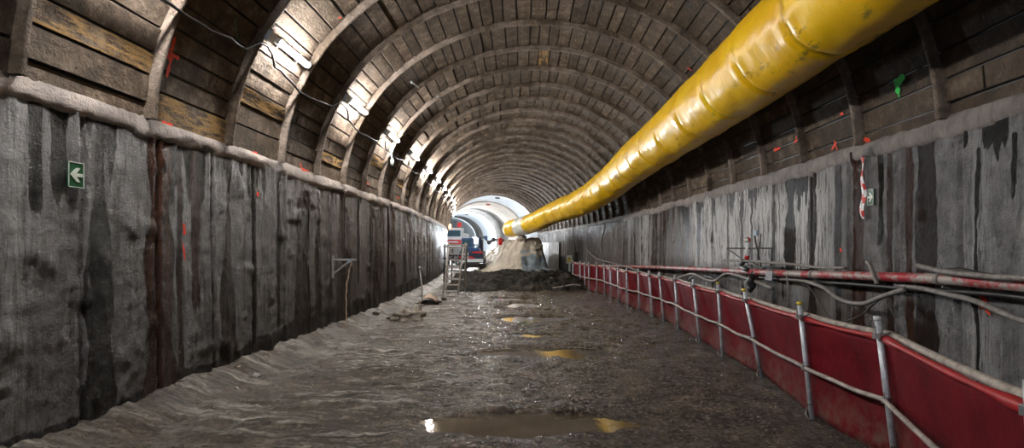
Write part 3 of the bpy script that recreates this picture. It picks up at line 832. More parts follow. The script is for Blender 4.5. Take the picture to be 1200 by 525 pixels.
hose([(1290, 345, 3.8), (1200, 328, 3.86), (1150, 321, 3.86), (1115, 316, 3.88), (1060, 326, 3.9), (1000, 329, 3.9)], .02, 'rubber', 'black cable lying behind the grey hose on the pipe', 'cable', 'cable')
hose([(1290, 400, 3.75), (1200, 376, 3.8), (1178, 368, 3.8), (1140, 352, 3.82), (1110, 345, 3.82), (1080, 338, 3.85), (1050, 334, 3.9)], .026, 'hose', 'grey hose drooping below the pipe near the right edge')
hose([(1300, 368, 3.8), (1200, 349, 3.9), (1140, 343, 3.9), (1060, 338, 3.9), (1000, 333, 3.9), (930, 328, 3.9), (890, 325, 3.9)], .024, 'rubber', 'black cable hugging the underside of the red pipe', 'cable', 'cable')
hose([(1060, 339, 3.8), (1035, 347, 3.78), (1010, 356, 3.78), (985, 351, 3.8), (965, 337, 3.82), (940, 329, 3.86), (915, 327, 3.9)], .027, 'hose', 'grey hose sagging in a loop under the pipe between the near posts')
hose([(1065, 337, 3.88), (1030, 352, 3.86), (1005, 372, 3.86), (975, 374, 3.86), (955, 345, 3.88), (944, 330, 3.9)], .009, 'rubber', 'thin black cable in the lowest sagging loop below the pipe', 'cable', 'cable')
hose([(905, 338, 3.75), (885, 330, 3.75), (862, 322, 3.78), (850, 321, 3.8), (838, 329, 3.78), (826, 327, 3.78), (812, 321, 3.8), (800, 324, 3.8), (780, 330, 3.75), (760, 322, 3.75), (735, 313, 3.75), (705, 305, 3.7), (696, 301, 3.72), (688, 293, 3.78)], .03, 'hose', 'grey hose snaking over the far pipe and up the wall')
hose([(840, 328, 3.85), (820, 322, 3.85), (812, 325, 3.85), (800, 332, 3.8), (785, 337, 3.8), (772, 336, 3.8)], .018, 'rubber', 'black cable bending down behind the middle fence posts', 'cable', 'cable')
hose([(846, 305, 3.8), (880, 306, 3.78), (920, 309, 3.8), (940, 311, 3.86), (955, 313, 3.84), (990, 314, 3.85)], .022, 'hose', 'grey pipe offcut lying on top of the red pipe by the valves', 'pipe', 'pipe_offcut')
hose([(709, 318, 3.9), (708, 300, 3.92), (705, 285, 3.93), (710, 262, 3.95)], .022, 'rubber', 'black cable running up the far right wall', 'cable', 'cable')
hose([(676, 325, 3.9), (675, 300, 3.92), (672, 280, 3.93), (671, 262, 3.95)], .025, 'rubber', 'thin black cable up the wall above the warning sign', 'cable', 'cable')
hose([(1028, 333, 3.7), (1024, 322, 3.72), (1019, 310, 3.74), (1016, 307, 3.76)], .022, 'hose', 'short grey strap wrapped over the red pipe', 'strap', 'strap')

# valve set on a bracket
c = rp(879, 300, 3.78)
root = empty('valve_set', c, 'red and white valve with gauges on a black bracket above the pipe', 'valve', world=True)
def w(x, y, X=3.78): return rp(x, y, X)
mb = MB(); mb.tube([w(852, 291, 3.6), w(905, 291, 3.95)], .013, 8); mb.tube([w(855, 293, 3.62), w(878, 310, 3.85)], .012, 8); mb.tube([w(905, 291, 3.95), w(903, 312, 3.95)], .012, 8)
mb.tube([w(884, 276, 3.85), w(892, 312, 3.9)], .014, 8); mb.tube([w(892, 274, 3.9), w(888, 305, 3.86)], .010, 8)
mb.build('bracket', 'darksteel', root)
mb = MB(); p0, p1 = w(876, 300), w(877, 284); mb.tube([p0, p0.lerp(p1, .1), p0.lerp(p1, .5), p0.lerp(p1, .9), p1], [.03, .042, .042, .036, .03], 14); mb.build('valve_body', 'white', root, smooth=True)
mb = MB(); p1 = w(876, 281.5); mb.tube([p1 + Vector((-.02, -.03, 0)), p1 + Vector((.02, .03, 0))], .055, 16); mb.tube([w(875, 303), w(876, 299)], .045, 12); mb.build('red_collar', 'red', root, smooth=True)
mb = MB(); mb.tube([p1 + Vector((-.045, -.05, 0)), p1 + Vector((-.02, -.03, 0))], .042, 16); mb.build('gauge', 'signwhite', root, smooth=True)
mb = MB(); q = w(886, 273, 3.85); mb.box(q, (.05, .09, .10), Rz(.2)); mb.build('control_box', 'boxblue', root, bev=.006)
mb = MB(); mb.tube(spline([w(872, 306), w(868, 312), w(876, 316, 3.74)], 5), .045, 10); mb.tube(spline([w(878, 305), w(888, 312), w(896, 315)], 5), .02, 8); mb.build('elbow', 'darksteel', root, smooth=True)
# black bag hanging on the pipe
p = rp(880, 331, 3.7); mb = MB()
mb.blob((0, 0, 0), (.07, .09, .13), 3, .55); mb.blob((.0, .02, -.1), (.05, .07, .08), 5, .5); mb.tube([(0, 0, .1), (.01, 0, .17), (.03, .0, .2)], .012, 6)
o = mb.build('plastic_bag', 'rubber', smooth=True); o.location = p; tag(o, 'black plastic bag hanging from the red pipe under the valve', 'bag')
p = rp(901, 323, 3.66); root = empty('tag_card', p, 'white card with blue cover hanging on the red pipe', 'card')
mb = MB(); mb.box((0, 0, 0), (.012, .10, .15), Rz(1.1) @ Rx(.1)); mb.build('card', 'white', root)
mb = MB(); mb.box((.05, .02, .0), (.02, .05, .15), Rz(1.1) @ Rx(.1)); mb.build('cover', 'blue', root)
mb = MB(); mb.tube([(0, 0, .07), (.03, 0, .12), (.09, .02, .13)], .004, 5); mb.build('string', 'rubber', root)
# thin ties hanging from the pipe
for x, lab in ((909, 'thin black tie hanging below the card'), (922, 'thin pale hose dangling under the pipe right of the card')):
    hose([(x, 322, 3.74), (x + 2, 345, 3.74), (x + 1, 362, 3.76)], .006 if x == 909 else .012, 'rubber' if x == 909 else 'hose', lab, 'cord', 'loose_cord')

# ------------------------------------------------------------------ signs
def arrow_sign(side, x, y, wdt, hgt, label):
    Y, z = px_wall(side, x, y); X = wall_surface_x(side, Y, z) - side * .035
    root = empty('exit_sign', (X, Y, z), label, 'sign')
    s_ = side
    mb = MB(); mb.box((0, 0, 0), (.012, wdt, hgt)); mb.build('panel', 'green', root, bev=.002)
    xf = -s_ * .008
    mb = MB()
    fr = .006
    for (cy, cz, dy, dz) in ((0, hgt / 2 - fr / 2, wdt, fr), (0, -hgt / 2 + fr / 2, wdt, fr), (wdt / 2 - fr / 2, 0, fr, hgt), (-wdt / 2 + fr / 2, 0, fr, hgt)):
        mb.box((xf, cy, cz), (.004, dy, dz))
    mb.build('border', 'signwhite', root)
    # arrow: left on the left wall = towards the camera (-y); right on the right wall = towards the camera too
    W, Hh = wdt, hgt
    mb = MB(); tip = -.40 * W
    pts = [(tip, 0), (.02 * W, .28 * Hh), (.24 * W, .28 * Hh), (.0 * W, .065 * Hh), (.40 * W, .065 * Hh), (.40 * W, -.065 * Hh), (.0 * W, -.065 * Hh), (.24 * W, -.28 * Hh), (.02 * W, -.28 * Hh)]
    x0, x1 = xf - .002, xf + .003
    n_ = len(pts); vs = [(x0, a, b) for a, b in pts] + [(x1, a, b) for a, b in pts]
    fs = [(0, 1, 2, 3), (0, 7 + 0, 8, 8)[:3] if False else (0, 6, 7, 8), (0, 3, 4, 5, 6)]
    fs += [tuple(i + n_ for i in f)[::-1] for f in fs] + [(k, k + n_, (k + 1) % n_ + n_, (k + 1) % n_) for k in range(n_)]
    mb.add(vs, fs); mb.build('arrow', 'signwhite', root)
    return root
arrow_sign(-1, 83, 205, .155, .215, 'green sign with white arrow pointing left on the left wall')
arrow_sign(1, 1023.5, 231, .125, .20, 'green sign with white arrow pointing right on the right wall')
# barrier tape
Y, z0 = px_wall(1, 1016, 184); Xw = wall_surface_x(1, Y, 2.4)
root = empty('barrier_tape', (Xw - .06, Y, z0), 'red and white striped tape hanging on the right wall beside the green sign', 'tape', world=True)
N = 60; L = .78; V = []; mi = []
for i in range(N + 1):
    f = i / N; zz = z0 - L * f
    wd = .042 * (1 - .35 * math.exp(-((f - .1) / .06) ** 2)) * (1 if f < .93 else 1 - (f - .93) * 9)
    tw = .8 * math.sin(f * 7) * (1 - f) ; yc = Y + .012 * math.sin(f * 9) - .02 * f; xc = Xw - .06 + .012 * math.sin(f * 13)
    for q in (-1, 0, 1): V.append((xc + q * wd * math.sin(tw) * .6 - .008 * (q == 0), yc + q * wd * math.cos(tw), zz + q * .0))
for col, nm in ((0, 'white_tape'), (1, 'red_stripes')):
    mb = MB(); fs = []
    for i in range(N):
        for j in range(2):
            st = ((i + j * 3.2) / 6.5) % 2 < .9
            if st == bool(col): fs.append((i * 3 + j, i * 3 + j + 1, i * 3 + j + 4, i * 3 + j + 3))
    mb.add(V, fs); o = mb.build(nm, 'white' if col == 0 else 'red', root); sm = o.modifiers.new('s', 'SOLIDIFY'); sm.thickness = .002
mb = MB(); mb.tube([(Xw - .08, Y - .03, z0 + .0), (Xw + .02, Y + .02, z0 + .02)], .008, 6); mb.build('nail', 'steel', root)

# warning sign at the far end of the fence
p = rp(667, 304, 3.85)
root = empty('warning_sign', (p.x, p.y, 0), 'white warning sign with yellow triangle on a post at the far end of the fence', 'sign', world=True)
mb = MB(); mb.box((p.x, p.y, p.z), (.36, .02, .52)); mb.build('panel', 'white', root, bev=.004)
mb = MB(); mb.add([(p.x - .15, p.y - .014, p.z - .05), (p.x + .15, p.y - .014, p.z - .05), (p.x, p.y - .014, p.z + .21)], [(0, 1, 2)]); mb.box((p.x, p.y - .013, p.z - .13), (.3, .006, .1)); mb.build('yellow_symbol', 'yellow', root)
mb = MB(); mb.tube([(p.x, p.y - .018, p.z), (p.x + .01, p.y - .018, p.z + .1)], .025, 8); mb.build('black_figure', 'black', root)
mb = MB(); mb.box((p.x + .02, p.y + .03, (p.z - .26) / 2 + .0), (.12, .03, p.z - .2)); mb.build('post', 'signwhite', root)
p2 = rp(675, 301, 3.85); mb = MB(); mb.box((0, 0, 0), (.24, .16, .55)); mb.box((0, -.09, .05), (.16, .03, .3)); mb.tube([(.05, -.02, -.27), (.05, -.02, -.55)], .02, 6)
o = mb.build('switch_box', 'black', bev=.01); o.location = (p2.x, p2.y, p2.z); tag(o, 'black electrical switch box on the wall beside the warning sign', 'electrical box')

# ------------------------------------------------------------------ small things along the left wall
Y, z = px_wall(-1, 389, 314); X = wall_surface_x(-1, Y, z) + .03
root = empty('wall_bracket', (X, Y, z), 'triangular steel bracket sticking out of the left wall', 'bracket')
mb = MB(); mb.box((0, 0, .02), (.03, .05, .44)); mb.build('back_plate', 'steel', root, bev=.004)
mb = MB(); mb.box((.22, 0, .16), (.46, .045, .035)); mb.build('arm', 'steel', root, bev=.004)
mb = MB(); mb.box((.18, 0, .02), (.42, .03, .04), Ry(-.66)); mb.build('brace', 'steel', root, bev=.004)
mb = MB(); mb.tube([(.33, -.03, .13), (.33, .03, .13)], .022, 10); mb.build('bolt', 'bluecap', root)
P_ = []
for i in range(30):
    f = i / 29; P_.append((X + .44 - .02 * f + .01 * math.sin(f * 12), Y + .0 + .02 * f, (z + .16) * (1 - f) + .05 * f if f > 0 else z + .17))
P_ = [(X + .36 - .1 * min(1, i / 12) + .008 * math.sin(i * 1.1), Y, z + .15 - (z + .05) * i / 29) for i in range(30)]
mb = MB(); mb.tube(P_, [.008 + .004 * (i % 3) for i in range(30)], 6); tag(mb.build('hanging_rope', 'tan', smooth=True), 'knotted pale rope hanging from the wall bracket to the ground', 'rope')
def flr(x, y):
    Yv = (EYE) * 640 / (y - 290.0); return Vector(((x - 635) * Yv / 640, Yv, 0))
def fz(x, y): return float(floor_h(np.array([x]), np.array([y]))[0])
c = flr(477, 376); c.z = fz(c.x, c.y)
mb = MB(); mb.blob((0, 0, .07), (.26, .14, .13), 1, 1.5, nu=26, nv=18); mb.blob((.22, .05, .08), (.08, .07, .20), 2, 1.3, nu=20, nv=14); mb.blob((-.24, -.02, .03), (.12, .12, .06), 4, .7)
o = mb.build('crumpled_sack', 'cloth', smooth=True); o.location = c; tag(o, 'crumpled grey sack lying on the mud by the left wall', 'sack')
c = flr(503, 357); c.z = fz(c.x, c.y)
root = empty('board_scrap', c, 'bent tan board scrap on the mud at the left wall foot', 'board')
V = [(-.22 + .44 * i / 8, -.1 + .2 * j / 4, .06 + .22 * math.sin(PI * i / 8) ** .8 * (.6 + .1 * j)) for i in range(9) for j in range(5)]
mb = MB(); mb.grid(V, 9, 5); o = mb.build('board', 'tan', root, smooth=True); sm = o.modifiers.new('s', 'SOLIDIFY'); sm.thickness = .025
mb = MB(); mb.blob((.0, .05, .04), (.3, .14, .08), 8, .6); mb.build('mud_clod', 'muck', root, smooth=True)
c = flr(495, 357); c.z = fz(c.x, c.y)
mb = MB(); mb.tube([(0, 0, -.05), (-.04, .1, .55), (-.12, .2, 1.0)], .02, 8); mb.tube([(-.12, .2, 1.0), (-.13, .22, 1.06)], .035, 8)
o = mb.build('steel_rod', 'steel', smooth=True); o.location = c; tag(o, 'thin upright rod leaning on the left wall beside the board scrap', 'rod')

# loose clods, countable small stones by left wall foot
for i, (x, y, r, lab) in enumerate(((372, 391, .09, 'brown mud clod under the wall bracket'), (388, 388, .06, 'small mud clod right of the larger clod under the bracket'), (300, 445, .06, 'grey mud clod at the left wall foot in the foreground'), (440, 372, .08, 'mud clod left of the crumpled sack'), (455, 373, .05, 'small stone touching the left side of the crumpled sack'), (520, 352, .09, 'stone at the foot of the ladder'))):
    c = flr(x, y); c.z = fz(c.x, c.y)
    mb = MB(); mb.blob((0, 0, r * .3), (r, r * .8, r * .6), i + 20, .5); o = mb.build('clod', 'muck' if i != 2 else 'hose', smooth=True); o.location = c; tag(o, lab, 'clod', 'loose clods along the left wall')

# ladder (A-frame)
Yl = 19.4; s_ = 640 / Yl
xl, xr_ = (519 - 635) / s_, (536.5 - 635) / s_
root = empty('step_ladder', ((xl + xr_) / 2, Yl, 0), 'muddy grey metal ladder standing by the left wall before the dark heap', 'ladder', world=True)
lean = Vector((.15, .45, 1.78)); g0 = fz((xl + xr_) / 2, Yl) - .03
for x in (xl, xr_):
    mb = MB(); b = Vector((x, Yl, g0)); mb.tube([b, b + lean], .032, 8); mb.build('rail', 'rail', root, smooth=True)
for k in range(8):
    f = (k + .6) / 8.1; a = Vector((xl, Yl, g0)) + lean * f; b = Vector((xr_, Yl, g0)) + lean * f
    mb = MB(); mb.box((a + b) / 2, ((b - a).length, .06, .05)); mb.build('rung', 'rail', root, bev=.004)
for x in (xl - .05, xr_ + .12):
    mb = MB(); b = Vector((x, Yl + 1.0, g0)); mb.tube([b, Vector((x * .5 + (xl if x < (xl + xr_) / 2 else xr_) * .5, Yl, g0)) + lean + Vector((0, 0, .06))], .026, 8); mb.build('rear_leg', 'rail', root, smooth=True)
mb = MB(); mb.box(Vector(((xl + xr_) / 2, Yl, g0)) + lean, ((xr_ - xl) + .25, .07, .05)); mb.build('top_bar', 'rail', root, bev=.004)
mb = MB(); a = Vector((xl, Yl + .8, g0 + .5)); mb.tube([a, a + Vector((xr_ - xl + .1, 0, .0))], .02, 6); mb.build('rear_brace', 'steel', root)

# scaffold of dark uprights behind ladder (guard rail of the sidewalk)
Yg = 25.0
root = empty('guard_frame', (-4.3, Yg, 0), 'dark steel frame of uprights and bars behind the ladder', 'frame', world=True)
for x in (520, 529, 540, 546):
    X_ = (x - 635) * Yg / 640; mb = MB(); mb.tube([(X_, Yg, -.1), (X_ + .05, Yg, 1.85)], .035, 8); mb.build('upright', 'darksteel', root, smooth=True)
for z in (.6, 1.15, 1.7):
    mb = MB(); mb.tube([((519 - 635) * Yg / 640, Yg - .04, z), ((547 - 635) * Yg / 640, Yg - .04, z - .05)], .03, 8); mb.build('crossbar', 'darksteel' if z != 1.7 else 'steel', root, smooth=True)

# ------------------------------------------------------------------ heaps
def heap(name, x0, x1, y0, y1, hf, mat, lab, nx, ny, mats=None, mi=None, cat='heap'):
    gx = np.linspace(0, 1, nx); gy = np.linspace(y0, y1, ny)
    YY, GX = np.meshgrid(gy, gx, indexing='ij'); YY = YY.ravel(); GX = GX.ravel()
    xa = x0(YY); xb = x1(YY); XX = xa + (xb - xa) * GX
    Hh = hf(XX, YY, GX)
    mb = MB(); mb.grid(np.stack([XX, YY, Hh], 1), ny, nx, 0, flip=True)
    if mi is not None:
        mb.m = [mi(*mb.v[f[0]]) for f in mb.f]
    o = mb.build(name, mats or mat, smooth=True)
    return tag(o, lab, cat)
def h_muck(X, Y, G):
    f = np.clip((Y - 20.6) / 9.0, 0, 1)
    h = .62 * np.sin(PI * f) ** .6 * (ss(0, .07, G) * ss(1, .90, G))
    h = h * (.85 + .35 * fbm(X * .8, Y * .5, 2, 3)) + .13 * fbm(X * 2.6, Y * 2.6, 4, 4) * (h > .02) + .07 * fbm(X * 8, Y * 8, 1, 3) * ss(0, .1, h)
    return h - .06
heap('muck_heap', lambda Y: cx(Y) - 3.3 + 0 * Y, lambda Y: cx(Y) + 3.9 - 1.1 * ss(26, 21, Y), 20.2, 30.0, h_muck, 'muck', 'dark wet muck heap lying across the tunnel floor', 150, 110)
def h_rub(X, Y, G):
    xr = X - cx(Y)
    rt = ss(-1.2, .4, xr)
    h = 2.15 * np.clip((xr + 2.2) / 3.0, 0, 1) ** 1.25 * ss(30.6, 41.5 - 7.0 * rt, Y + .5 * fbm(X * .8, 3, 0, 2)) * ss(2.35, 1.75, xr + .012 * (Y - 34) + .25 * fbm(Y * .9, 2, 0, 3))
    h = np.maximum(h, 1.45 * ss(32, 47, Y) * ss(-1.9, -.4, xr) * ss(2.6, 2.0, xr))
    h = h * (1 + .12 * fbm(X * .7, Y * .6, 5, 3)) + (.10 + .16 * rt) * fbm(X * 2.4, Y * 1.8, 8, 4) * ss(.1, .8, h) + .07 * fbm(X * 6, Y * 6, 2, 3) * ss(.1, .6, h)
    h = h * ss(-2.5, -1.9, xr)
    return h - .05 - .15 * ss(.02, 0, G)
heap('rubble_heap', lambda Y: cx(Y) - 2.5, lambda Y: cx(Y) + 2.9, 29.6, 48.0, h_rub, None, 'pale rubble heap rising against the right wall beyond the duct end', 120, 150,
     ['rubble', 'bluerock'], lambda x, y, z: 1 if (y < 33.2 and x > float(cx(y)) + .5 and z < 1.35 + .3 * float(vn(x * 3, y * 3))) or (y > 56) else 0)
# boulders at the foot of the rubble
rb_ = random.Random(5)
blab = ['large blue-grey boulder at the rubble foot by the white sheet', 'blue-grey boulder left of the largest boulder at the rubble foot', 'blue-grey rock in the middle of the rubble foot', 'leftmost blue-grey rock at the rubble foot', 'pale angular boulder on the upper face of the rubble heap', 'pale boulder high on the rubble heap below the duct end', 'small pale rock low on the left of the rubble heap']
for i, (x, y, Yb, r) in enumerate(((637, 316, 31.0, .34), (627, 318, 30.6, .30), (618, 316, 30.8, .28), (606, 320, 30.4, .2), (628, 300, 33.0, .30), (612, 291, 33.8, .26), (596, 318, 30.6, .16))):
    mb = MB(); mb.blob((0, 0, 0), (r, r * .9, r * .8), i + 40, .9, nu=12, nv=8)
    o = mb.build('boulder', 'bluerock' if i < 4 else 'rubble'); 
    Xb = (x - 635) * Yb / 640; G = .5
    hh = float(h_rub(np.array([Xb]), np.array([Yb]), np.array([.5]))[0]) if True else 0
    o.location = (Xb, Yb, max(hh, .1) + r * .35); tag(o, blab[i], 'boulder', 'boulders at the rubble heap')
# white sheet on right wall
Ys = 41.5
root_y0, root_y1 = 38.8, 46.5
V = [];
for i in range(20):
    y = root_y0 + (root_y1 - root_y0) * i / 19
    for j in range(10):
        z = .0 + 2.05 * j / 9; V.append((float(cx(y)) + A - .16 + .03 * math.sin(i * 1.7 + j * .3), y, z))
mb = MB(); mb.grid(V, 20, 10, 0, flip=True); o = mb.build('wall_sheet', 'sheet'); sm = o.modifiers.new('s', 'SOLIDIFY'); sm.thickness = .02
tag(o, 'pale blue-white sheet covering the right wall beside the rubble', 'sheet')
c = flr(653, 338); mb = MB(); mb.box((0, 0, .22), (.14, .9, .04), Rz(.6) @ Rx(.45)); mb.box((0, .0, .17), (.14, .05, .04), Rz(.6)); o = mb.build('plank', 'wood', bev=.006); o.location = (c.x, c.y, .0); tag(o, 'muddy plank stuck slantwise in the heap by the fence end', 'plank')
mb = MB(); mb.tube(spline([(0, 0, .12), (.35, .1, .16), (.75, .05, .24), (1.1, .15, .2)], 4), .03, 8); o = mb.build('bent_pipe', 'rail', smooth=True); c = flr(648, 340); o.location = (c.x - .0, c.y - .2, -.02); tag(o, 'pale bent pipe lying on the mud below the plank', 'pipe')

# ------------------------------------------------------------------ excavator seen from behind
ex, ey = -4.92, 39.0
root = empty('excavator', (ex, ey, 0), 'small blue and red excavator seen from behind with number plate 60', 'excavator', world=True)
def P(mbf, nm, mat, parent=root, **k):
    mb = MB(); mbf(mb); return mb.build(nm, mat, parent, **k)
def track(mb, x):
    poly = [(-1.1, .12), (-1.25, .3), (-1.1, .5), (1.1, .5), (1.25, .3), (1.1, .12)]
    mb.prism([(ey + a, b) for a, b in poly], x - .17, x + .17, axis='x')
    for q in range(14): mb.box((x, ey - 1.15 + q * .177, .51), (.36, .09, .03))
    for q in range(5): mb.box((x, ey - 1.26, .18 + q * .06), (.36, .03, .03))
for x in (ex - .62, ex + .78): P(lambda mb: track(mb, x), 'track', 'darksteel')
P(lambda mb: (mb.box((ex, ey, .42), (1.2, 1.2, .25)), mb.tube([(ex, ey, .5), (ex, ey, .62)], .5, 20)), 'undercarriage', 'darksteel')
cwp = [(-.80, .62), (.80, .62), (.86, .8), (.86, 1.25), (.78, 1.38), (-.78, 1.38), (-.86, 1.25), (-.86, .8)]
cw = P(lambda mb: mb.prism([(ex + a, b) for a, b in cwp], ey - 1.05, ey - .3), 'counterweight', 'navy', bev=.04)
P(lambda mb: mb.box((ex + .02, ey - 1.06, .74), (1.62, .04, .22)), 'lower_band', 'sheet', cw, bev=.01)
P(lambda mb: mb.prism([(ex - .84, .9), (ex + .3, .9), (ex + .05, 1.02), (ex - .84, 1.02)], ey - 1.075, ey - 1.04), 'red_stripe', 'red', cw)
P(lambda mb: mb.prism([(ex + .05, 1.28), (ex + .84, 1.24), (ex + .76, 1.37), (ex + .2, 1.37)], ey - 1.075, ey - 1.04), 'red_corner', 'red', cw)
pl = P(lambda mb: mb.box((ex - .42, ey - 1.08, 1.08), (.48, .02, .38)), 'number_plate', 'white', cw, bev=.006)
cu = bpy.data.curves.new('number', 'FONT'); cu.body = '60'; cu.size = .42; cu.align_x = 'CENTER'; cu.align_y = 'CENTER'; cu.extrude = .004; cu.offset = .008
to = bpy.data.objects.new('number', cu); COL.objects.link(to); cu.materials.append(M['black']); to.parent = pl
to.location = Vector((ex - .42, ey - 1.097, 1.08)); to.rotation_euler = (PI / 2, 0, 0)
bpy.context.view_layer.update()
nm_ = bpy.data.meshes.new_from_object(to); no_ = bpy.data.objects.new('plate_number', nm_); COL.objects.link(no_); no_.parent = pl
no_.location = to.location; no_.rotation_euler = to.rotation_euler; bpy.data.objects.remove(to)
P(lambda mb: mb.box((ex + .1, ey + .1, 1.15), (1.5, 1.3, .5)), 'engine_body', 'navy', bev=.05)
hood = P(lambda mb: mb.prism([(ex - .72, 1.38), (ex + .60, 1.38), (ex + .5, 1.62), (ex - .66, 1.68)], ey - .9, ey + .1), 'engine_hood', 'blue', bev=.03)
cab = P(lambda mb: mb.prism([(ey - .2, 1.35), (ey + .85, 1.35), (ey + .95, 1.9), (ey + .6, 2.35), (ey - .2, 2.35)], ex - .8, ex - .0, axis='x'), 'cab', 'blue', bev=.04)
P(lambda mb: mb.box((ex - .4, ey - .22, 1.95), (.6, .03, .55)), 'rear_window', 'glass', cab)
P(lambda mb: mb.tube(spline([(ex + .3, ey + .7, 1.1), (ex + .3, ey + 1.5, 2.2), (ex + .3, ey + 2.6, 2.35)], 5), .14, 8), 'boom', 'navy')
P(lambda mb: mb.tube([(ex + .3, ey + 2.6, 2.35), (ex + .3, ey + 3.1, 1.0)], .1, 8), 'arm', 'navy')
P(lambda mb: mb.prism([(ey + 2.9, .95), (ey + 3.4, 1.0), (ey + 3.5, .5), (ey + 3.1, .3), (ey + 2.8, .5)], ex + .0, ex + .6, axis='x'), 'bucket', 'darksteel')
P(lambda mb: (mb.box((ex + .45, ey - 1.5, .42), (1.3, .08, .28), Rx(.2)), mb.box((ex + .1, ey - 1.2, .35), (.12, .6, .12)), mb.box((ex + .7, ey - 1.2, .35), (.12, .6, .12))), 'dozer_blade', 'darksteel', bev=.01)

# truck on the left behind
tx, ty = -8.75, 54.0
root = empty('truck', (tx, ty, 0), 'white truck with red band facing the camera beyond the excavator', 'truck', world=True)
def T(mbf, nm, mat, parent=None, **k):
    mb = MB(); mbf(mb); return mb.build(nm, mat, parent or root, **k)
cabt = T(lambda mb: mb.prism([(ty - .1, 1.5), (ty - .1, 2.45), (ty + .15, 3.6), (ty + 1.6, 3.65), (ty + 1.6, 1.5)], tx - .82, tx + .82, axis='x'), 'cab', 'white', bev=.05)
T(lambda mb: mb.box((tx, ty - .02, 3.05), (1.4, .04, .62), Rx(-.2)), 'windscreen', 'glass', cabt)
T(lambda mb: mb.box((tx, ty - .13, 2.2), (1.6, .05, .46)), 'red_band', 'red', cabt)
T(lambda mb: mb.box((tx, ty - .16, 2.2), (1.0, .02, .14)), 'grille_text_panel', 'white', cabt)
T(lambda mb: mb.box((tx, ty - .05, 1.25), (1.5, .3, .5)), 'bumper', 'steel', bev=.03)
T(lambda mb: mb.box((tx, ty + 3, .95), (.9, 6, .3)), 'chassis', 'darksteel')
T(lambda mb: mb.box((tx, ty + 4, 2.2), (1.5, 4.2, 1.9)), 'body', 'sheet', bev=.06)
for x in (-.6, .6):
    for q in (.7, 4.2, 5.4):
        T(lambda mb: mb.tube([(tx + x - .14, ty + q, .5), (tx + x + .14, ty + q, .5)], .5, 20), 'wheel', 'rubber')
T(lambda mb: mb.tube([(tx - .5, ty + .4, 3.6), (tx - .5, ty + .4, 3.95)], .2, 12), 'orange_beacon', 'orange')
for x in (-.5, .5): T(lambda mb: mb.tube([(tx + x, ty - .36, 1.0), (tx + x, ty - .34, 1.0)], .11, 12), 'headlight', 'white')
T(lambda mb: mb.tube([(tx + .55, ty + .3, 3.9), (tx + .55, ty + .38, 3.9)], .25, 16), 'red_disc', 'red')
T(lambda mb: mb.tube([(tx + .55, ty + .4, 3.4), (tx + .55, ty + .4, 3.85)], .03, 8), 'disc_post', 'steel')

# floodlights
def flood(loc, lab, r, power, aim, cone=105, col=(.88, .95, 1)):
    root = empty('floodlight', (loc[0], loc[1], 0), lab, 'light', 'work floodlights', world=True)
    L = Vector(loc); d = (Vector(aim) - L).normalized()
    mb = MB(); mb.tube([L - d * .16, L - d * .02, L], [r * .6, r, r * 1.08], 18); mb.build('reflector', 'steel', root, smooth=True)
    mb = MB(); mb.disc(L + d * .012, r * .95, d, 20); mb.build('lamp_face', 'flood', root)
    mb = MB(); mb.tube([(L.x, L.y + .15, -.05), (L.x, L.y + .1, L.z - r)], .03, 8); mb.build('mast', 'steel', root)
    for k in range(3):
        a = 2 * PI * k / 3; mb = MB(); mb.tube([(L.x, L.y + .14, .9), (L.x + .6 * math.cos(a), L.y + .14 + .6 * math.sin(a), 0.02)], .02, 6); mb.build('leg', 'steel', root)
    ld = bpy.data.lights.new('lamp', 'SPOT'); ld.energy = power; ld.spot_size = math.radians(cone); ld.spot_blend = .8; ld.shadow_soft_size = r; ld.color = col
    lo = bpy.data.objects.new('lamp', ld); COL.objects.link(lo); lo.location = L + d * .05 - Vector((loc[0], loc[1], 0)); lo.parent = root
    lo.rotation_euler = d.to_track_quat('-Z', 'Y').to_euler()
    return root
flood((-6.15, 50.0, 2.30), 'blazing white floodlight on a tripod just behind the excavator', .33, 5000, (-1.0, 35, 1.9), 62)
flood((-7.3, 45.6, 1.7), 'small added floodlight left of the excavator, put in to brighten the pale arches', .12, 900, (-4.6, 51.5, 6.0), 120)  # added lamp that brightens the nearest pale arch, tucked out of view
flood((-11.5, 67.0, 2.4), 'added fill floodlight on a tripod past the truck, brightening the pale arches', .25, 6500, (-6.0, 52, 5.5))  # extra lamp put in to brighten the lined tunnel arches
flood((-8.4, 62.0, 2.4), 'added fill floodlight brightening the far end of the tunnel', .25, 9000, (-13, 80, 5.0))  # extra lamp added only for brightness deep in the tunnel

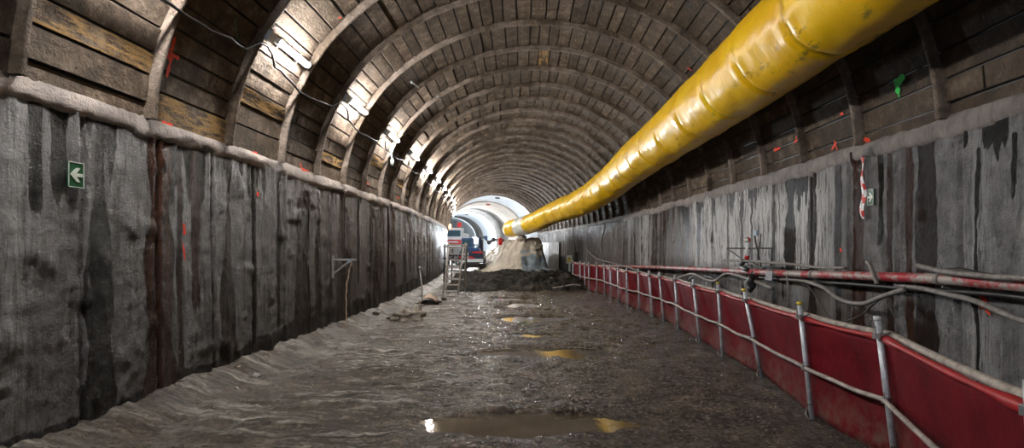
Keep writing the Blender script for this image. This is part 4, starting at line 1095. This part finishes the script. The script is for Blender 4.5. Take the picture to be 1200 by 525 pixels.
# scrap and gear on the rubble top
def rub_z(x, y): return float(h_rub(np.array([float(x)]), np.array([float(y)]), np.array([.5]))[0])
sx, sy = (580 - 635) * 46 / 640, 46.0; sz = rub_z(sx, sy)
root = empty('spraying_arm', (sx, sy, 0), 'jointed dark spraying arm rising above the rubble heap', 'machine', world=True)
pts = [(sx + .9, sy, sz - .1), (sx + .6, sy, sz + .9), (sx - .1, sy, sz + 1.0), (sx - .5, sy, sz + .75), (sx - 1.0, sy, sz + 1.25)]
for a, b, nm in zip(pts, pts[1:], ('mast', 'boom', 'arm', 'nozzle')):
    mb = MB(); mb.tube([a, b], .10 if nm != 'nozzle' else .06, 8); mb.build(nm, 'darksteel' if nm != 'boom' else 'steel', root)
for a in pts[1:4]:
    mb = MB(); mb.tube([(a[0], a[1] - .15, a[2]), (a[0], a[1] + .15, a[2])], .17, 10); mb.build('joint', 'darksteel', root)
mb = MB(); mb.box((sx + .9, sy, sz + .05), (.8, .8, .5)); mb.build('base', 'steel', root, bev=.04)
mb = MB(); mb.box((sx - .75, sy, sz + 1.15), (.25, .2, .35)); mb.build('head', 'blue', root, bev=.02)
bx, by = (586.5 - 635) * 44 / 640, 44.0; bz = rub_z(bx, by)
mb = MB(); mb.tube([(0, 0, -.05), (0, 0, .02), (0, 0, .2), (0, 0, .22), (0, 0, .4), (0, 0, .42), (0, 0, .52)], [.17, .18, .17, .185, .17, .18, .16], 16)
o = mb.build('barrel', 'red', smooth=True); o.location = (bx, by, bz); tag(o, 'small red barrel on top of the rubble near the duct end', 'barrel')

# ------------------------------------------------------------------ world, camera, render look
wd = bpy.data.worlds.new('world'); SC.world = wd; wd.use_nodes = True
bg = wd.node_tree.nodes['Background']; bg.inputs[0].default_value = (.72, .82, 1, 1); bg.inputs[1].default_value = .25
cam = bpy.data.cameras.new('camera'); co = bpy.data.objects.new('camera', cam); COL.objects.link(co)
co.location = (0, 0, EYE); co.rotation_euler = (PI / 2, 0, 0)
cam.sensor_width = 36; cam.lens = 36 * 640 / 1200; cam.shift_x = -35 / 1200; cam.shift_y = 27.5 / 1200; cam.clip_start = .05; cam.clip_end = 300
SC.camera = co
SC.view_settings.view_transform = 'Standard'; SC.view_settings.look = 'None'; SC.view_settings.gamma = 1; SC.view_settings.exposure = 0.92
SC.view_settings.use_curve_mapping = False
for o in bpy.data.objects:
    if '_w' in o: del o['_w']
